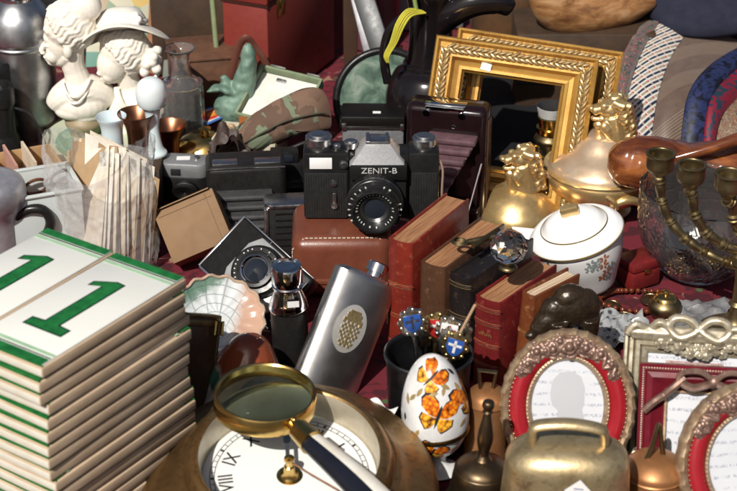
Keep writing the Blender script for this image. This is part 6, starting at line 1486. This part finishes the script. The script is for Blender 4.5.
# kraft card box
kp = P(193, 226, 4.5)
o = thing('card_box', 'brown kraft card box tipped on its corner beside the clear bag', 'box', M=Matrix.Translation(kp * .01) @ RZ(-6) @ RX(-34) @ RY(-26))
m_kraft = M('kraft_card', (.235, .14, .07), .75, sc=30, col2=(.19, .11, .052))
MB().box(0, 1.6, 0, 6.2, 3.6, 5.4, bev=.06).build('box_body', m_kraft, o)
b = MB(); b.box(0, -.24, 2.0, 5.6, .03, .04); b.box(2.2, -.24, 0, .04, .03, 5.0); b.build('fold_crease', M('kraft_shadow', (.16, .09, .045), .8), o, flat=True)
MB().box(-.2, 1.4, 2.8, 6.0, 3.4, .12, M=RX(6)).build('flap', m_kraft, o)
# small case, shell dish and glazed jug by the tiles
p0 = P(190, 436, .1); p1 = PY(203, 316, p0.y + 4.5)
mm, L = lean(p0, p1, -38)
o = thing('cigarette_case', 'dark tortoiseshell case with a brass frame and clasp beside the tile stack', 'case', M=mm)
MB().box(-1.2, .6, L / 2, 6.0, 1.0, L, bev=.15).build('panel', M('striped_tortoise', (.10, .05, .025), .25, sc=30, col2=(.045, .022, .012)), o)
b = MB(); b.box(1.85, .6, L / 2, .28, 1.3, L + .2, bev=.08); b.box(-1.2, .6, L, 6.0, 1.3, .28, bev=.08); b.box(-1.2, .02, L - .6, 5.8, .1, .5, bev=.04); b.build('brass_frame', m_dull, o)
b = MB(); b.tube([(1.3, -.15, L - 1.5), (2.0, -.2, L - 1.5), (2.0, -.2, L - .4), (1.3, -.15, L - .4)], .16, 8, closed=True); b.build('clasp', m_brass, o)
dp = P(218, 318, 5.0)
o = thing('shell_dish', 'white shell shaped dish with a net pattern and brown edge, above the glazed jug', 'dish', M=Matrix.Translation(dp * .01) @ RZ(-10) @ RX(38) @ RY(22))
def shell(u, v):
    a = 2 * PI * v; r_ = u; k = 1 + .025 * math.cos(a * 16) * u
    return Vector((3.9 * r_ * k * math.cos(a), 3.5 * r_ * k * math.sin(a), 1.1 * r_ ** 3 + .9 * (1 - r_) * .4 + .10 * math.cos(a * 16) * r_))
t = NT('net_glaze'); x_ = t.xyz(); rr_ = t.math('SQRT', t.math('ADD', t.math('MULTIPLY', x_[0], x_[0]), t.math('MULTIPLY', t.math('ADD', x_[1], .012), t.math('ADD', x_[1], .012))))
an_ = t.math('ARCTAN2', x_[0], t.math('ADD', x_[1], .03)); l1 = t.math('LESS_THAN', t.math('FRACT', t.math('MULTIPLY', rr_, 125)), .13); l2 = t.math('LESS_THAN', t.math('FRACT', t.math('MULTIPLY', an_, 3.2)), .09); v = t.math('MAXIMUM', l1, l2)
c = t.mix(t.ramp(v, [(.2, 0.0), (.8, .6)]), (.62, .65, .66), (.20, .23, .24)); c = t.mix(t.ramp(t.math('MULTIPLY_ADD', t.noise(60, 3), .012, x_[0]), [(.018, 0.0), (.028, 1.0)]), c, (.48, .30, .22)); c = t.mix(t.ramp(t.math('MULTIPLY_ADD', t.noise(140, 3), .02, t.math('SUBTRACT', x_[1], x_[0])), [(.042, 0.0), (.048, .8)]), c, (.05, .16, .09))
m_net = t.out(c, .12)
MB().grid(shell, 18, 72, cv=True).build('dish_body', m_net, o)
MB().tube([shell(1, k / 72) for k in range(72)], .14, 8, closed=True).build('dish_edge', M('tan_glaze', (.50, .36, .26), .2), o)
jp_ = P(243, 420, 0)
t = NT('striped_glaze'); x_ = t.xyz(); w = t.math('MULTIPLY_ADD', t.noise(90, 4), .016, x_[2])
c = t.ramp(t.math('MULTIPLY', w, 13.0), [(.10, (.60, .58, .52)), (.40, (.55, .53, .46)), (.44, (.04, .15, .09)), (.60, (.06, .20, .12)), (.64, (.45, .40, .32)), (.68, (.26, .06, .025)), (.92, (.22, .05, .02)), (1.0, (.18, .045, .02))])
t.bump(t.noise(120, 3), .2, .001); m_stripe = t.out(c, .1)
o = thing('glazed_cover', 'pleated majolica cover with red brown, green and white bands, behind the magnifying glass', 'dish cover', (jp_.x - .3, jp_.y + 1.8, 0), (-4, 10, 0))
MB().lathe(smp([(4.6, 0), (4.5, .3), (3.9, 1.8), (3.1, 3.6), (2.3, 5.3), (1.5, 6.5), (.7, 7.0), (0, 7.1)], 5), 112, wob=lambda a, z: .05 * math.cos(a * 16) * max(0, 1 - z / 6.5)).build('cover_body', m_stripe, o)
MB().tube([(4.6 * (1 + .05 * math.cos(a * 16)) * math.cos(a), 4.6 * (1 + .05 * math.cos(a * 16)) * math.sin(a), .1) for a in [k * 2 * PI / 112 for k in range(112)]], .16, 8, closed=True).build('rolled_edge', M('cream_glaze', (.60, .56, .48), .12), o)
# ============================================================= camera, sun, sky
cd = bpy.data.cameras.new('camera'); cam = bpy.data.objects.new('camera', cd); COL.objects.link(cam)
cam.location = (0, CAMY * .01, CAMH * .01); cam.rotation_euler = (PI / 2 - PITCH, 0, 0)
cd.sensor_width = 36; cd.lens = 36 * FPX / 737; cd.clip_start = .05; cd.clip_end = 300
cd.dof.use_dof = True; cd.dof.focus_distance = 1.68; cd.dof.aperture_fstop = 13
SC.camera = cam
SUN = Vector((-.28, -.655, .70)).normalized()
el = math.asin(SUN.z); az = math.atan2(SUN.x, SUN.y)
ld = bpy.data.lights.new('sun', 'SUN'); ld.energy = 4.8; ld.angle = R(.5); ld.color = (1, .95, .87)
sun = bpy.data.objects.new('sun', ld); COL.objects.link(sun)
sun.rotation_euler = SUN.to_track_quat('Z', 'Y').to_euler(); sun.location = SUN * 5
w = bpy.data.worlds.new('World'); SC.world = w; w.use_nodes = True
nt = w.node_tree; bg = nt.nodes['Background']
sk = nt.nodes.new('ShaderNodeTexSky'); sk.sky_type = 'NISHITA'; sk.sun_disc = False
sk.sun_elevation = el; sk.sun_rotation = az; sk.dust_density = 3.5; sk.ozone_density = .3; sk.air_density = .8
nt.links.new(sk.outputs[0], bg.inputs[0]); bg.inputs[1].default_value = .055
SC.view_settings.view_transform = 'Standard'; SC.view_settings.look = 'None'
SC.view_settings.gamma = 1; SC.view_settings.use_curve_mapping = False; SC.view_settings.exposure = 0
SC.cycles.max_bounces = 10; SC.cycles.transmission_bounces = 8; SC.cycles.caustics_refractive = False; SC.cycles.caustics_reflective = False
SC.cycles.use_denoising = True
